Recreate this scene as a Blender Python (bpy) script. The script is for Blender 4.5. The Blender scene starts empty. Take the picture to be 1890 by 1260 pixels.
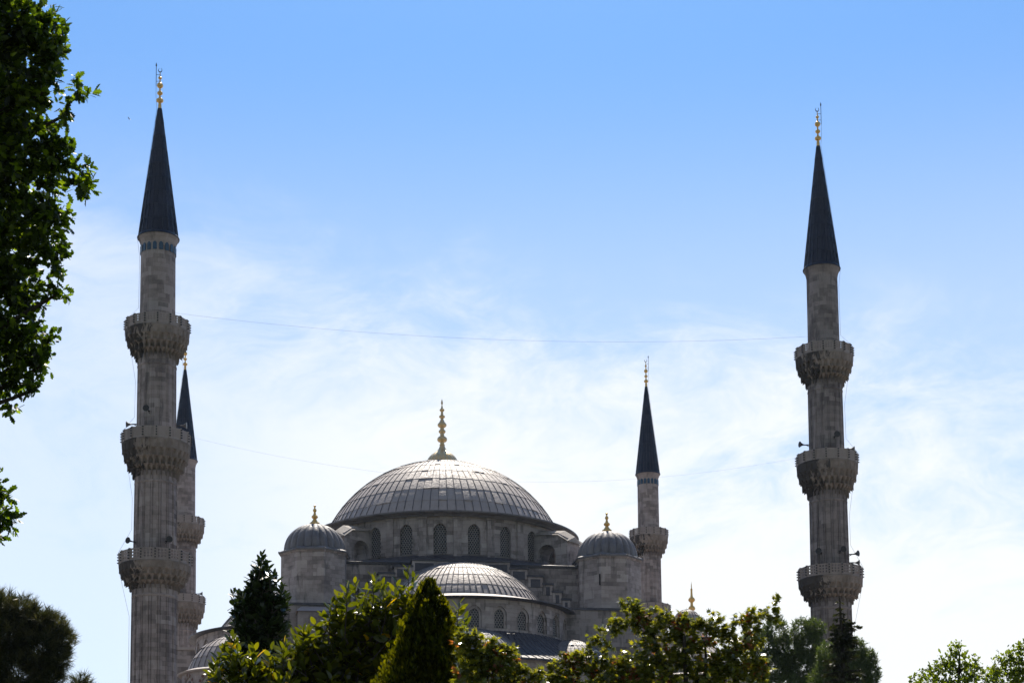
import bpy, math, random
import numpy as np
from mathutils import Vector
R = math.radians
PI = math.pi
SC = bpy.context.scene
COL = SC.collection

# ------------------------------------------------------------------ camera
EYE = 1.7
FOC, PITCH, YP, ROLL = 3367.1, 0.1032, 1405.7, -0.0098   # in pixels of a 1890-wide picture / radians
cam_d = bpy.data.cameras.new('camera')
cam = bpy.data.objects.new('camera', cam_d)
COL.objects.link(cam)
SC.camera = cam
cam_d.sensor_width = 36
cam_d.lens = FOC / 1890 * 36
cam_d.shift_y = (YP - 630) / 1890
cam_d.clip_start, cam_d.clip_end = 0.1, 6000
cam.location = (0, 0, EYE)
cam.rotation_euler = (PI / 2 + PITCH, 0, 0)
bpy.context.view_layer.update()
from mathutils import Matrix
cam.matrix_world = cam.matrix_world @ Matrix.Rotation(ROLL, 4, 'Z')

# ------------------------------------------------------------------ sun, sky, exposure
HAZE = .00004
SUN_EL, SUN_AZ = 55.0, 2.0        # azimuth in degrees to the right of straight ahead
sd = Vector((math.sin(R(SUN_AZ)) * math.cos(R(SUN_EL)), math.cos(R(SUN_AZ)) * math.cos(R(SUN_EL)), math.sin(R(SUN_EL))))
sun_d = bpy.data.lights.new('sun', 'SUN')
sun_d.energy = 5.0
sun_d.angle = R(0.5)
sun_d.color = (1.0, 0.91, 0.79)
sun = bpy.data.objects.new('sun', sun_d)
sun.rotation_euler = (-sd).to_track_quat('-Z', 'Y').to_euler()
COL.objects.link(sun)

SC.view_settings.view_transform = 'Standard'
SC.view_settings.look = 'None'
SC.view_settings.gamma = 1
SC.view_settings.exposure = 0.65
SC.render.film_transparent = False
SC.cycles.max_bounces = 6
SC.cycles.transparent_max_bounces = 4

def NT(m):
    return m.node_tree.nodes, m.node_tree.links

class G:
    """terse node-graph helper"""
    def __init__(s, tree):
        s.t = tree
    def n(s, kind, **kw):
        nd = s.t.nodes.new(kind)
        for k, v in kw.items():
            setattr(nd, k, v)
        return nd
    def put(s, sock, v):
        if hasattr(v, 'is_output'):
            s.t.links.new(v, sock)
        elif v is not None:
            sock.default_value = v
    def math(s, op, a, b=None, c=None, clamp=False):
        nd = s.n('ShaderNodeMath', operation=op, use_clamp=clamp)
        s.put(nd.inputs[0], a); s.put(nd.inputs[1], b); s.put(nd.inputs[2], c)
        return nd.outputs[0]
    def vmath(s, op, a, b=None, out=0):
        nd = s.n('ShaderNodeVectorMath', operation=op)
        s.put(nd.inputs[0], a); s.put(nd.inputs[1], b)
        return nd.outputs[out]
    def mix(s, f, a, b, blend='MIX'):
        nd = s.n('ShaderNodeMix', data_type='RGBA', blend_type=blend)
        s.put(nd.inputs[0], f); s.put(nd.inputs[6], a); s.put(nd.inputs[7], b)
        return nd.outputs[2]
    def noise(s, vec, scale, detail=4, rough=.55, dist=0.0, col=False):
        nd = s.n('ShaderNodeTexNoise')
        s.put(nd.inputs['Vector'], vec)
        nd.inputs['Scale'].default_value = scale
        nd.inputs['Detail'].default_value = detail
        nd.inputs['Roughness'].default_value = rough
        nd.inputs['Distortion'].default_value = dist
        return nd.outputs[1 if col else 0]
    def ramp(s, f, a, b, lo=0.0, hi=1.0):
        nd = s.n('ShaderNodeMapRange', interpolation_type='SMOOTHSTEP')
        s.put(nd.inputs[0], f)
        nd.inputs[1].default_value = a; nd.inputs[2].default_value = b
        nd.inputs[3].default_value = lo; nd.inputs[4].default_value = hi
        return nd.outputs[0]
    def xyz(s, v):
        nd = s.n('ShaderNodeSeparateXYZ'); s.put(nd.inputs[0], v)
        return nd.outputs
    def vec(s, x, y, z):
        nd = s.n('ShaderNodeCombineXYZ')
        s.put(nd.inputs[0], x); s.put(nd.inputs[1], y); s.put(nd.inputs[2], z)
        return nd.outputs[0]
    def coord(s, which):
        return s.n('ShaderNodeTexCoord').outputs[which]

w = bpy.data.worlds.new('World')
SC.world = w
w.use_nodes = True
w.node_tree.nodes.clear()
g = G(w.node_tree)
sky = g.n('ShaderNodeTexSky', sky_type='NISHITA')
sky.sun_disc = False
sky.sun_elevation = R(SUN_EL)
sky.sun_rotation = R(SUN_AZ)
sky.altitude = 50
sky.air_density = 1.0
sky.dust_density = 0.6
sky.ozone_density = 2.0
d = g.coord('Generated')
x_, y_, z_ = g.xyz(d)[0:3]
az = g.math('DIVIDE', x_, g.math('MAXIMUM', y_, .2))
# thin cirrus: stretched, warped noise on the direction vector
wv = g.vec(g.math('MULTIPLY', az, 4.2), g.math('MULTIPLY', z_, 9.5), g.math('MULTIPLY', y_, 1.0))
warp = g.noise(wv, .9, 3, .5, col=True)
wv2 = g.vmath('ADD', wv, g.vmath('SCALE', warp, None))
w2 = [n for n in w.node_tree.nodes if n.bl_idname == 'ShaderNodeVectorMath' and n.operation == 'SCALE'][0]
w2.inputs[3].default_value = .8
cir = g.noise(wv2, 1.45, 10, .64, .45)
big = g.noise(wv, .75, 3, .5)
# thin haze pales the blue towards the horizon; a cirrus sheet lies below a slanting edge
edge = g.math('SUBTRACT', g.math('ADD', .345, g.math('MULTIPLY', az, -.145)), z_)
wisp = g.math('ADD', g.math('MULTIPLY', g.math('SUBTRACT', cir, .5), 2.6), g.math('MULTIPLY', g.math('SUBTRACT', big, .5), .9))
fine = g.noise(wv2, 6.5, 8, .72, .6)
wisp = g.math('ADD', wisp, g.math('MULTIPLY', g.math('SUBTRACT', fine, .5), 1.1))
cloud = g.ramp(g.math('ADD', g.math('MULTIPLY', edge, 6.0), g.math('MULTIPLY', wisp, g.ramp(edge, -.07, .03))), -.30, .95, 0, .95)
thin = g.math('MULTIPLY', g.ramp(az, -.04, -.24, 0, .55), g.ramp(z_, .42, .26, .7, 1.0))
cloud = g.math('MULTIPLY', cloud, g.math('SUBTRACT', 1.0, thin))
pale = g.ramp(z_, .47, .30, .03, .40)
ahead = g.ramp(y_, .0, .5)
mask = g.math('MULTIPLY', g.math('ADD', pale, g.math('MULTIPLY', cloud, g.math('SUBTRACT', 1.0, pale))), ahead)
tint = g.mix(1.0, sky.outputs[0], (.67, 1.16, 1.60, 1), 'MULTIPLY')
cl = g.mix(mask, tint, (10.8, 11.05, 11.2, 1))
# unseen broken cloud behind the camera, added as neutral fill light for the facades
cl = g.mix(g.math('MULTIPLY', g.ramp(y_, .15, -.3), g.ramp(g.noise(d, 2.2, 6, .6), .3, .6, .35, .85)), cl, (3.85, 3.92, 4.2, 1))
bg = g.n('ShaderNodeBackground')
g.put(bg.inputs[0], cl)
bg.inputs[1].default_value = 0.06
g.put(g.n('ShaderNodeOutputWorld').inputs[0], bg.outputs[0])

# ------------------------------------------------------------------ materials
def new_mat(name):
    m = bpy.data.materials.new(name)
    m.use_nodes = True
    m.node_tree.nodes.clear()
    return m, G(m.node_tree)

def finish(g, col, rough=.8, spec=.3, metal=0.0, bump=None, bstr=.3, bdist=.05):
    p = g.n('ShaderNodeBsdfPrincipled')
    g.put(p.inputs['Base Color'], col)
    g.put(p.inputs['Roughness'], rough)
    g.put(p.inputs['Metallic'], metal)
    p.inputs['Specular IOR Level'].default_value = spec
    if bump is not None:
        b = g.n('ShaderNodeBump')
        b.inputs['Strength'].default_value = bstr
        b.inputs['Distance'].default_value = bdist
        g.put(b.inputs['Height'], bump)
        g.put(p.inputs['Normal'], b.outputs[0])
    g.put(g.n('ShaderNodeOutputMaterial').inputs[0], p.outputs[0])
    return p

def stone(name, c1, c2, c3, bw=1.0, bh=.45, soot=.35, left=0.0, mortar=.012):
    m, g = new_mat(name)
    uv = g.coord('UV'); ob = g.coord('Object')
    b = g.n('ShaderNodeTexBrick')
    g.put(b.inputs['Vector'], uv)
    b.offset = .5; b.squash = 1.0
    b.inputs['Scale'].default_value = 1
    b.inputs['Brick Width'].default_value = bw
    b.inputs['Row Height'].default_value = bh
    b.inputs['Mortar Size'].default_value = mortar
    b.inputs['Mortar Smooth'].default_value = .3
    b.inputs['Color1'].default_value = (*c1, 1)
    b.inputs['Color2'].default_value = (*c2, 1)
    b.inputs['Mortar'].default_value = (*[v * .55 for v in c1], 1)
    b.inputs['Bias'].default_value = -.1
    # second, larger course of replaced blocks
    b2 = g.n('ShaderNodeTexBrick')
    g.put(b2.inputs['Vector'], g.vmath('ADD', uv, (3.37, 1.21, 0)))
    b2.inputs['Scale'].default_value = 1
    b2.inputs['Brick Width'].default_value = bw * 1.5
    b2.inputs['Row Height'].default_value = bh * 2
    b2.inputs['Mortar Size'].default_value = 0
    b2.inputs['Color1'].default_value = (0, 0, 0, 1)
    b2.inputs['Color2'].default_value = (1, 1, 1, 1)
    rep = g.ramp(b2.outputs[0], .72, .8, 0, .75)
    c = g.mix(rep, b.outputs[0], (*c3, 1))
    b3 = g.n('ShaderNodeTexBrick')
    g.put(b3.inputs['Vector'], g.vmath('ADD', uv, (7.13, 2.94, 0)))
    b3.inputs['Scale'].default_value = 1
    b3.inputs['Brick Width'].default_value = bw * 1.2
    b3.inputs['Row Height'].default_value = bh
    b3.inputs['Mortar Size'].default_value = 0
    b3.inputs['Color1'].default_value = (0, 0, 0, 1)
    b3.inputs['Color2'].default_value = (1, 1, 1, 1)
    c = g.mix(g.ramp(b3.outputs[0], .80, .86, 0, .7), c, (*[v * .58 for v in c1], 1))
    n1 = g.noise(ob, .35, 6, .62)
    c = g.mix(g.ramp(n1, .38, .62, 0, .6), c, (*[v * 1.2 for v in c2], 1))
    n4 = g.noise(g.vmath('ADD', ob, (13.1, 4.7, 8.8)), .8, 7, .65)
    c = g.mix(g.ramp(n4, .55, .68, 0, soot * .6), c, (*[v * .42 for v in c1], 1))
    st = g.vec(g.math('MULTIPLY', g.xyz(ob)[0], 1.5), g.math('MULTIPLY', g.xyz(ob)[1], 1.5), g.math('MULTIPLY', g.xyz(ob)[2], .22))
    n2 = g.noise(st, 1.0, 7, .66, .3)
    lx = g.math('MULTIPLY', g.xyz(ob)[0], -left)
    dirt = g.ramp(g.math('ADD', n2, lx), .53, .68, 0, soot)
    c = g.mix(dirt, c, (.045, .042, .042, 1))
    n3 = g.noise(ob, 6, 5, .6)
    c = g.mix(g.math('MULTIPLY', n3, .35), c, (*[v * .62 for v in c1], 1))
    h = g.math('ADD', g.math('MULTIPLY', b.outputs[1], -.6), n3)
    finish(g, c, .88, .2, 0, h, .45, .06)
    return m

M = {}
M['minaret'] = stone('minaret limestone', (.20, .166, .156), (.36, .305, .284), (.44, .384, .36), .85, .42, .55, .05)
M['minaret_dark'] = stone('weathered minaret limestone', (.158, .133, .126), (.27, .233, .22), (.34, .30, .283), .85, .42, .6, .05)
M['mosque'] = stone('mosque limestone', (.23, .20, .191), (.41, .363, .345), (.49, .442, .422), .9, .42, .62, 0)
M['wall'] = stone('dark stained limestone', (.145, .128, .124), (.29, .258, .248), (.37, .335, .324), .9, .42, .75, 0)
M['trim'] = stone('pale dressed stone', (.34, .31, .28), (.40, .37, .335), (.42, .39, .35), 1.6, .8, .3, 0, .006)
M['parapet'] = stone('carved parapet stone', (.29, .245, .222), (.36, .31, .282), (.38, .33, .30), 1.9, 2.2, .3, .03, .004)

def corbel_mat():
    m, g = new_mat('sooty carved stone')
    ob = g.coord('Object')
    x, y, z = g.xyz(ob)[0:3]
    n1 = g.noise(ob, .9, 6, .6)
    c = g.mix(g.ramp(n1, .35, .68), (.21, .172, .145, 1), (.33, .277, .24, 1))
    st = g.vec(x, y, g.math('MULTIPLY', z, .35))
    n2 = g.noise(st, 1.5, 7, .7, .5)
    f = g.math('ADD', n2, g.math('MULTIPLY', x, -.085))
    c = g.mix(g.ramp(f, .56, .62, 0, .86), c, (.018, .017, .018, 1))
    n3 = g.noise(ob, 9, 4, .6)
    finish(g, g.mix(g.math('MULTIPLY', n3, .4), c, (.10, .085, .072, 1)), .9, .15, 0, n3, .5, .05)
    return m
M['corbel'] = corbel_mat()

def lead(name, a, b, rough=.5, spec=.5, dark=.5, vary=.35):
    m, g = new_mat(name)
    uv = g.coord('UV'); ob = g.coord('Object')
    wn = g.n('ShaderNodeTexWhiteNoise', noise_dimensions='2D')
    g.put(wn.inputs['Vector'], g.vmath('FLOOR', uv))
    n1 = g.noise(ob, .5, 6, .65)
    n2 = g.noise(ob, 3.2, 5, .6)
    f = g.math('ADD', g.math('MULTIPLY', wn.outputs[0], vary), g.math('MULTIPLY', n1, .75))
    c = g.mix(g.ramp(f, .2, .85), (*a, 1), (*b, 1))
    x, y, z = g.xyz(ob)[0:3]
    st = g.noise(g.vec(g.math('MULTIPLY', x, 2.0), g.math('MULTIPLY', y, 2.0), g.math('MULTIPLY', z, .5)), 1.2, 6, .7)
    c = g.mix(g.ramp(st, .56, .72, 0, dark), c, (*[v * .45 for v in a], 1))
    finish(g, c, g.ramp(n2, .3, .7, rough - .08, rough + .12), spec, 0, g.math('ADD', n2, g.math('MULTIPLY', n1, .8)), .6, .06)
    return m
M['lead'] = lead('weathered pale lead', (.27, .236, .22), (.375, .328, .303), .62, .62, .28, .12)
M['lead_dark'] = lead('blue black lead', (.005, .010, .025), (.014, .021, .044), .5, .25, .3)
M['lead_roof'] = lead('dark slate lead', (.036, .037, .048), (.066, .066, .078), .52, .35, .35)
M['seam'] = lead('shade darkened lead roll', (.075, .07, .07), (.12, .11, .108), .5, .4, .3)  # rolls coloured darker than the sheets: painted near-side shade, plus dirt and oxide
M['lead_mid'] = lead('slate grey lead', (.10, .10, .112), (.18, .172, .176), .6, .38, .4)

def plain(name, a, b, scale=4, rough=.6, spec=.4, metal=0.0):
    m, g = new_mat(name)
    n = g.noise(g.coord('Object'), scale, 5, .6)
    finish(g, g.mix(n, (*a, 1), (*b, 1)), rough, spec, metal, n, .2, .02)
    return m
M['gold'] = plain('worn gilding', (.62, .38, .10), (.80, .54, .20), 3, .38, .5, .6)
M['gold_pale'] = plain('pale brass', (.52, .39, .20), (.70, .54, .30), 2, .38, .5, .6)
M['iron'] = plain('dark iron', (.02, .02, .022), (.045, .043, .042), 6, .6, .4, .3)
M['wire'] = plain('grey wire', (.22, .22, .24), (.30, .30, .32), 6, .6, .3)
M['horn'] = plain('grey painted metal', (.09, .09, .095), (.16, .16, .16), 6, .5, .4)
M['tile'] = plain('turquoise blue tile', (.012, .042, .085), (.022, .075, .125), 5, .35, .4)
M['void'] = plain('dark interior', (.012, .012, .014), (.025, .025, .027), 2, .9, .1)

def lattice_mat():
    m, g = new_mat('pierced stone lattice')
    uv = g.coord('UV')
    x, y = g.xyz(uv)[0:2]
    gx = g.math('DIVIDE', x, .30); gy = g.math('DIVIDE', y, .46)
    def cell(ox, oy):
        a = g.math('SUBTRACT', g.math('FRACT', g.math('ADD', gx, ox)), .5)
        b = g.math('MULTIPLY', g.math('SUBTRACT', g.math('FRACT', g.math('ADD', gy, oy)), .5), 1.53)
        return g.math('SQRT', g.math('ADD', g.math('MULTIPLY', a, a), g.math('MULTIPLY', b, b)))
    dmin = g.math('MINIMUM', cell(.13, .1), cell(.63, .6))
    f = g.ramp(dmin, .30, .38)
    n = g.noise(g.coord('Object'), 3, 5, .6)
    c = g.mix(f, (.022, .024, .03, 1), g.mix(n, (.17, .16, .15, 1), (.30, .28, .265, 1)))
    finish(g, c, .7, .3, 0, f, .6, .05)
    return m
M['lattice'] = lattice_mat()

def voussoir_mat():
    m, g = new_mat('red and white banded stone')
    x = g.xyz(g.coord('UV'))[0]
    f = g.math('GREATER_THAN', g.math('FRACT', g.math('MULTIPLY', x, 1.6)), .5)
    n = g.noise(g.coord('Object'), 5, 5, .6)
    c = g.mix(f, (.30, .27, .24, 1), (.16, .07, .05, 1))
    finish(g, g.mix(g.math('MULTIPLY', n, .5), c, (.1, .09, .08, 1)), .85, .2, 0, n, .3, .03)
    return m
M['voussoir'] = voussoir_mat()

def leaf_mat(name, stops, trans=.4, rough=.4, spec=.5, tcol=(1.5, 1.7, .35)):
    """stops: [(pos, rgb)] read from the per-leaf value 'var'"""
    m, g = new_mat(name)
    at = g.n('ShaderNodeAttribute', attribute_name='var')
    cr = g.n('ShaderNodeValToRGB')
    e = cr.color_ramp.elements
    e[0].position, e[0].color = stops[0][0], (*stops[0][1], 1)
    e[1].position, e[1].color = stops[-1][0], (*stops[-1][1], 1)
    for p, c in stops[1:-1]:
        k = e.new(p); k.color = (*c, 1)
    g.put(cr.inputs[0], at.outputs['Fac'])
    p = g.n('ShaderNodeBsdfPrincipled')
    g.put(p.inputs['Base Color'], cr.outputs[0])
    p.inputs['Roughness'].default_value = rough
    p.inputs['Specular IOR Level'].default_value = spec
    t = g.n('ShaderNodeBsdfTranslucent')
    g.put(t.inputs[0], g.mix(1.0, cr.outputs[0], (*tcol, 1), 'MULTIPLY'))
    mx = g.n('ShaderNodeMixShader')
    mx.inputs[0].default_value = trans
    g.put(mx.inputs[1], p.outputs[0]); g.put(mx.inputs[2], t.outputs[0])
    g.put(g.n('ShaderNodeOutputMaterial').inputs[0], mx.outputs[0])
    return m
M['oak'] = leaf_mat('oak leaf', [(0, (.010, .018, .004)), (.5, (.024, .040, .006)), (.8, (.065, .09, .012)), (1, (.11, .14, .018))], .46, .45, .35, (3.2, 3.5, .45))  # brighter upper stops colour a share of the leaves as if sunlit
M['pine'] = leaf_mat('pine needle', [(0, (.020, .024, .011)), (.6, (.045, .048, .020)), (1, (.11, .10, .045))], .32, .5, .35, (1.6, 1.6, .6))
M['magnolia'] = leaf_mat('glossy magnolia leaf', [(0, (.026, .036, .006)), (.75, (.066, .078, .010)), (.975, (.095, .10, .013)), (.98, (.42, .26, .01)), (1, (.5, .30, .01))], .42, .20, .8, (2.8, 2.6, .3))
M['evergreen'] = leaf_mat('dark leathery leaf', [(0, (.012, .022, .009)), (1, (.032, .046, .014))], .16, .26, .55)
M['thuja'] = leaf_mat('golden thuja spray', [(0, (.005, .008, .001)), (1, (.034, .036, .003))], .55, .7, .1, (6.5, 5.8, .6))
M['maple'] = leaf_mat('maple leaf', [(0, (.042, .058, .014)), (.80, (.14, .155, .032)), (.935, (.18, .18, .04)), (.94, (.20, .060, .045)), (1, (.26, .11, .08))], .44, .24, .85, (3.0, 2.6, .45))
M['clump'] = leaf_mat('grey green foliage', [(0, (.034, .050, .018)), (1, (.105, .13, .05))], .33, .5, .35, (1.8, 2.0, .6))
M['spruce'] = leaf_mat('dark conifer foliage', [(0, (.022, .024, .015)), (1, (.06, .058, .034))], .2, .6, .2)
M['lime'] = leaf_mat('yellow green leaf', [(0, (.065, .092, .014)), (1, (.14, .165, .022))], .5, .5, .3, (2.0, 2.1, .3))
M['bark'] = plain('dark bark', (.028, .022, .017), (.06, .048, .037), 7, .9, .1)

def ground_mat():
    m, g = new_mat('park lawn')
    ob = g.coord('Object')
    n1 = g.noise(ob, .05, 6, .6); n2 = g.noise(ob, 4, 6, .7)
    c = g.mix(n2, (.030, .045, .018, 1), (.06, .075, .03, 1))
    yy = g.math('ADD', g.math('MULTIPLY', g.xyz(ob)[1], .02), g.math('MULTIPLY', n1, 1.6))
    c = g.mix(g.ramp(yy, 3.0, 3.15), c, g.mix(n2, (.17, .148, .135, 1), (.235, .205, .19, 1)))
    finish(g, c, .95, .1, 0, n2, .4, .1)
    return m
M['ground'] = ground_mat()

# ------------------------------------------------------------------ mesh building
class MB:
    def __init__(s):
        s.v = []; s.f = []; s.uv = []; s.mi = []; s.cur = 0
    def vert(s, p):
        s.v.append(tuple(p)); return len(s.v) - 1
    def face(s, idx, uv=None):
        s.f.append(tuple(idx)); s.uv.append(uv); s.mi.append(s.cur)
    def poly(s, pts, uv=None):
        s.face([s.vert(p) for p in pts], uv)
    def box(s, o, ex, ey, ez):
        o, ex, ey, ez = Vector(o), Vector(ex), Vector(ey), Vector(ez)
        if ex.cross(ey).dot(ez) < 0:
            ex, ey = ey, ex
        b = [s.vert(o + ex * i + ey * j + ez * k) for k in (0, 1) for j in (0, 1) for i in (0, 1)]
        for q in ((0, 2, 3, 1), (4, 5, 7, 6), (0, 1, 5, 4), (2, 6, 7, 3), (0, 4, 6, 2), (1, 3, 7, 5)):
            s.face([b[i] for i in q])
    def abox(s, x0, x1, y0, y1, z0, z1):
        s.box((x0, y0, z0), (x1 - x0, 0, 0), (0, y1 - y0, 0), (0, 0, z1 - z0))
    def lathe(s, prof, n=32, c=(0, 0), a0=0.0, a1=2 * PI, fn=None, uvs=None, panel=False, rot=0.0):
        """prof: (r, z) going up.  fn(theta, j, r) -> r"""
        full = abs(a1 - a0 - 2 * PI) < 1e-6
        cols = n if full else n + 1
        ru = max(p[0] for p in prof)
        ids = []
        for j, (r, z) in enumerate(prof):
            row = []
            for i in range(cols):
                t = a0 + (a1 - a0) * i / n + rot
                rr = fn(t, j, r) if fn else r
                row.append(s.vert((c[0] + rr * math.cos(t), c[1] + rr * math.sin(t), z)))
            ids.append(row)
        L = [0]
        for k in range(1, len(prof)):
            L.append(L[-1] + math.hypot(prof[k][0] - prof[k - 1][0], prof[k][1] - prof[k - 1][1]))
        for j in range(len(prof) - 1):
            for i in range(n):
                k = (i + 1) % cols
                u0 = (a1 - a0) * i / n * ru; u1 = (a1 - a0) * (i + 1) / n * ru
                v0, v1 = prof[0][1] + L[j], prof[0][1] + L[j + 1]
                if panel:
                    q = [(i + .5, j // panel + .5)] * 4
                else:
                    q = [(u0, v0), (u1, v0), (u1, v1), (u0, v1)]
                s.face((ids[j][i], ids[j][k], ids[j + 1][k], ids[j + 1][i]), q)
        return ids
    def cap(s, row, flip=False):
        s.face(row[::-1] if flip else row)
    def tube(s, pts, rad, n=8):
        pts = [Vector(p) for p in pts]
        if not hasattr(rad, '__len__'):
            rad = [rad] * len(pts)
        rows = []
        up = Vector((0, 0, 1))
        for i, p in enumerate(pts):
            t = (pts[min(i + 1, len(pts) - 1)] - pts[max(i - 1, 0)]).normalized()
            a = t.cross(up if abs(t.z) < .9 else Vector((1, 0, 0))).normalized()
            b = t.cross(a).normalized()
            rows.append([s.vert(p + (a * math.cos(2 * PI * k / n) + b * math.sin(2 * PI * k / n)) * rad[i]) for k in range(n)])
        for i in range(len(rows) - 1):
            for k in range(n):
                s.face((rows[i][k], rows[i + 1][k], rows[i + 1][(k + 1) % n], rows[i][(k + 1) % n]))
        s.face(rows[0]); s.face(rows[-1][::-1])
    def build(s, name, mat, parent=None, smooth=35, loc=None, extra=None):
        me = bpy.data.meshes.new(name)
        me.from_pydata(s.v, [], s.f)
        uvl = me.uv_layers.new(name='UVMap')
        buf = np.zeros((len(me.loops), 2), 'f4')
        k = 0
        for f, q in zip(s.f, s.uv):
            if q is None:
                a, b, c = (Vector(s.v[f[i]]) for i in (0, 1, 2))
                nrm = (b - a).cross(c - a)
                if nrm.length < 1e-12 and len(f) > 3:
                    nrm = (c - b).cross(Vector(s.v[f[3]]) - b)
                nrm = nrm.normalized() if nrm.length > 0 else Vector((0, 0, 1))
                if abs(nrm.z) > .75:
                    q = [(s.v[i][0], s.v[i][1]) for i in f]
                else:
                    t = Vector((-nrm.y, nrm.x, 0)).normalized()
                    q = [(Vector(s.v[i]).dot(t), s.v[i][2]) for i in f]
            for xy in q:
                buf[k] = xy; k += 1
        uvl.data.foreach_set('uv', buf.ravel())
        if smooth:
            me.polygons.foreach_set('use_smooth', [True] * len(me.polygons))
            me.set_sharp_from_angle(angle=R(smooth))
        me.materials.append(mat)
        if extra:
            me.materials.append(extra)
            me.polygons.foreach_set('material_index', s.mi)
        me.update()
        o = bpy.data.objects.new(name, me)
        COL.objects.link(o)
        if parent: o.parent = parent
        if loc: o.location = loc
        return o

def thing(name, label, cat, loc=(0, 0, 0), rz=0.0, group=None):
    o = bpy.data.objects.new(name, None)
    o.empty_display_size = 1
    COL.objects.link(o)
    o.location = loc; o.rotation_euler = (0, 0, rz)
    o['label'] = label; o['category'] = cat
    if group: o['group'] = group
    return o

def at(x, y, Y):
    """the point at depth Y that the photograph shows at pixel (x, y)"""
    a0, b0 = x - 945, y - YP
    a = a0 * math.cos(ROLL) + b0 * math.sin(ROLL); b = -a0 * math.sin(ROLL) + b0 * math.cos(ROLL)
    dx, dy, dz = a, FOC * math.cos(PITCH) + b * math.sin(PITCH), FOC * math.sin(PITCH) - b * math.cos(PITCH)
    t = Y / dy
    return Vector((dx * t, Y, dz * t + EYE))

# ------------------------------------------------------------------ ground
gm = MB()
for i in range(-6, 6):
    for j in range(-2, 10):
        gm.poly([(i * 400, j * 400, 0), (i * 400 + 400, j * 400, 0), (i * 400 + 400, j * 400 + 400, 0), (i * 400, j * 400 + 400, 0)])
go = gm.build('ground', M['ground'], smooth=0)
go['kind'] = 'structure'

# ------------------------------------------------------------------ pieces shared by mosque and minarets
def ball(z, r, h, n=7):
    return [(max(r * math.cos(t), .001), z + h * math.sin(t)) for t in [(-.5 + (k + .5) / n) * PI for k in range(n)]]

def pad(p, seg):
    """drop ring points that fall inside the stem"""
    return [(max(r, seg), z) for r, z in p]

def panel_box(mb, P0, P1, nrm, thick, s0, s1, z0, z1):
    dx = (P1 - P0)
    o = P0 + dx * s0 + Vector((0, 0, z0)) - nrm * thick
    mb.box(o, dx * (s1 - s0), nrm * thick, (0, 0, z1 - z0))

def pierced(mb, P0, P1, thick, h, margin, z_lo, z_hi, nc, nr, fill=.5):
    nrm = Vector(((P1 - P0).y, -(P1 - P0).x, 0)).normalized()
    if nrm.dot((P0 + P1) * .5 * Vector((1, 1, 0))) < 0: nrm = -nrm
    def edges(a, b, n):
        # n holes, n+1 bars
        step = (b - a) / n
        e = [a]
        for i in range(n):
            cc = a + step * (i + .5)
            e += [cc - step * fill / 2, cc + step * fill / 2]
        return e + [b]
    xs = edges(margin, 1 - margin, nc); zs = edges(z_lo, z_hi, nr)
    xs[0] = 0; xs[-1] = 1; zs[0] = 0; zs[-1] = h
    for j in range(len(zs) - 1):
        if j % 2 == 0:
            panel_box(mb, P0, P1, nrm, thick, 0, 1, zs[j], zs[j + 1])
        else:
            for i in range(0, len(xs) - 1, 2):
                panel_box(mb, P0, P1, nrm, thick, xs[i], xs[i + 1], zs[j], zs[j + 1])

def corbel(mb, z0, z1, r0, r1, N=28, tiers=4):
    rr = lambda t: r0 + (r1 - r0) * (1 - (1 - t) ** 1.8)
    S = 8
    for k in range(tiers):
        ta, tb = k / tiers, (k + 1) / tiers
        za, zb = z0 + (z1 - z0) * ta, z0 + (z1 - z0) * tb
        ra, rb = rr(ta) + (.04 if k else .0), rr(tb)
        rows = []
        V = 6
        H = zb - za
        for j in range(V + 1):
            t = j / V
            row = []
            for i in range(N * S):
                ph = ((i / S + (.5 if k % 2 else 0)) % 1) - .5
                wid = (.36, .34, .26, .15)[k] * max(0.0, 1 - t ** (2.0, 2.4, 3.0, 4.0)[k])
                nic = 1 if abs(ph) < wid else 0
                if abs(abs(ph) - wid) < .03: nic = .5
                r = ra + (rb - ra) * (t ** 1.6) + .06 - (.46, .38, .20, .10)[k] * nic * (1 - .4 * t)
                if abs(ph) > .39: r += (.15, .13, .08, .03)[k] * (1 - t)
                z = za + H * t
                if j == 0:
                    z -= H * (.5, .42, .22, .1)[k] * (1 if abs(ph) > .40 else (.4 if abs(ph) > .3 else 0))
                a = 2 * PI * i / (N * S)
                row.append(mb.vert((r * math.cos(a), r * math.sin(a), z)))
            rows.append(row)
        for j in range(V):
            for i in range(N * S):
                q = (i + 1) % (N * S)
                mb.face((rows[j][i], rows[j][q], rows[j + 1][q], rows[j + 1][i]))
        # soffit back to the shaft
        row = []
        for i in range(N * S):
            a = 2 * PI * i / (N * S)
            row.append(mb.vert(((ra - .30) * math.cos(a), (ra - .30) * math.sin(a), za)))
        for i in range(N * S):
            q = (i + 1) % (N * S)
            mb.face((row[i], row[q], rows[0][q], rows[0][i]))
    # smooth band and moulding that carry the parapet
    mb.lathe([(r1 - .25, z1 - .02), (r1 + .02, z1 - .01), (r1 + .06, z1 + .06), (r1 + .06, z1 + .16), (r1 - .02, z1 + .22), (r1 - .6, z1 + .24), (r0 * .9, z1 + .25)], 64)

def fluted(n, ridge):
    def fn_angles():
        out = []
        for i in range(n):
            for q, w in ((0, .8), (.07, .3), (.10, -.9), (.17, -.9), (.20, 0), (.5, 0), (.80, 0), (.83, -.9), (.90, -.9), (.93, .3)):
                out.append((i + q, w))
        return out
    return fn_angles()

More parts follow.
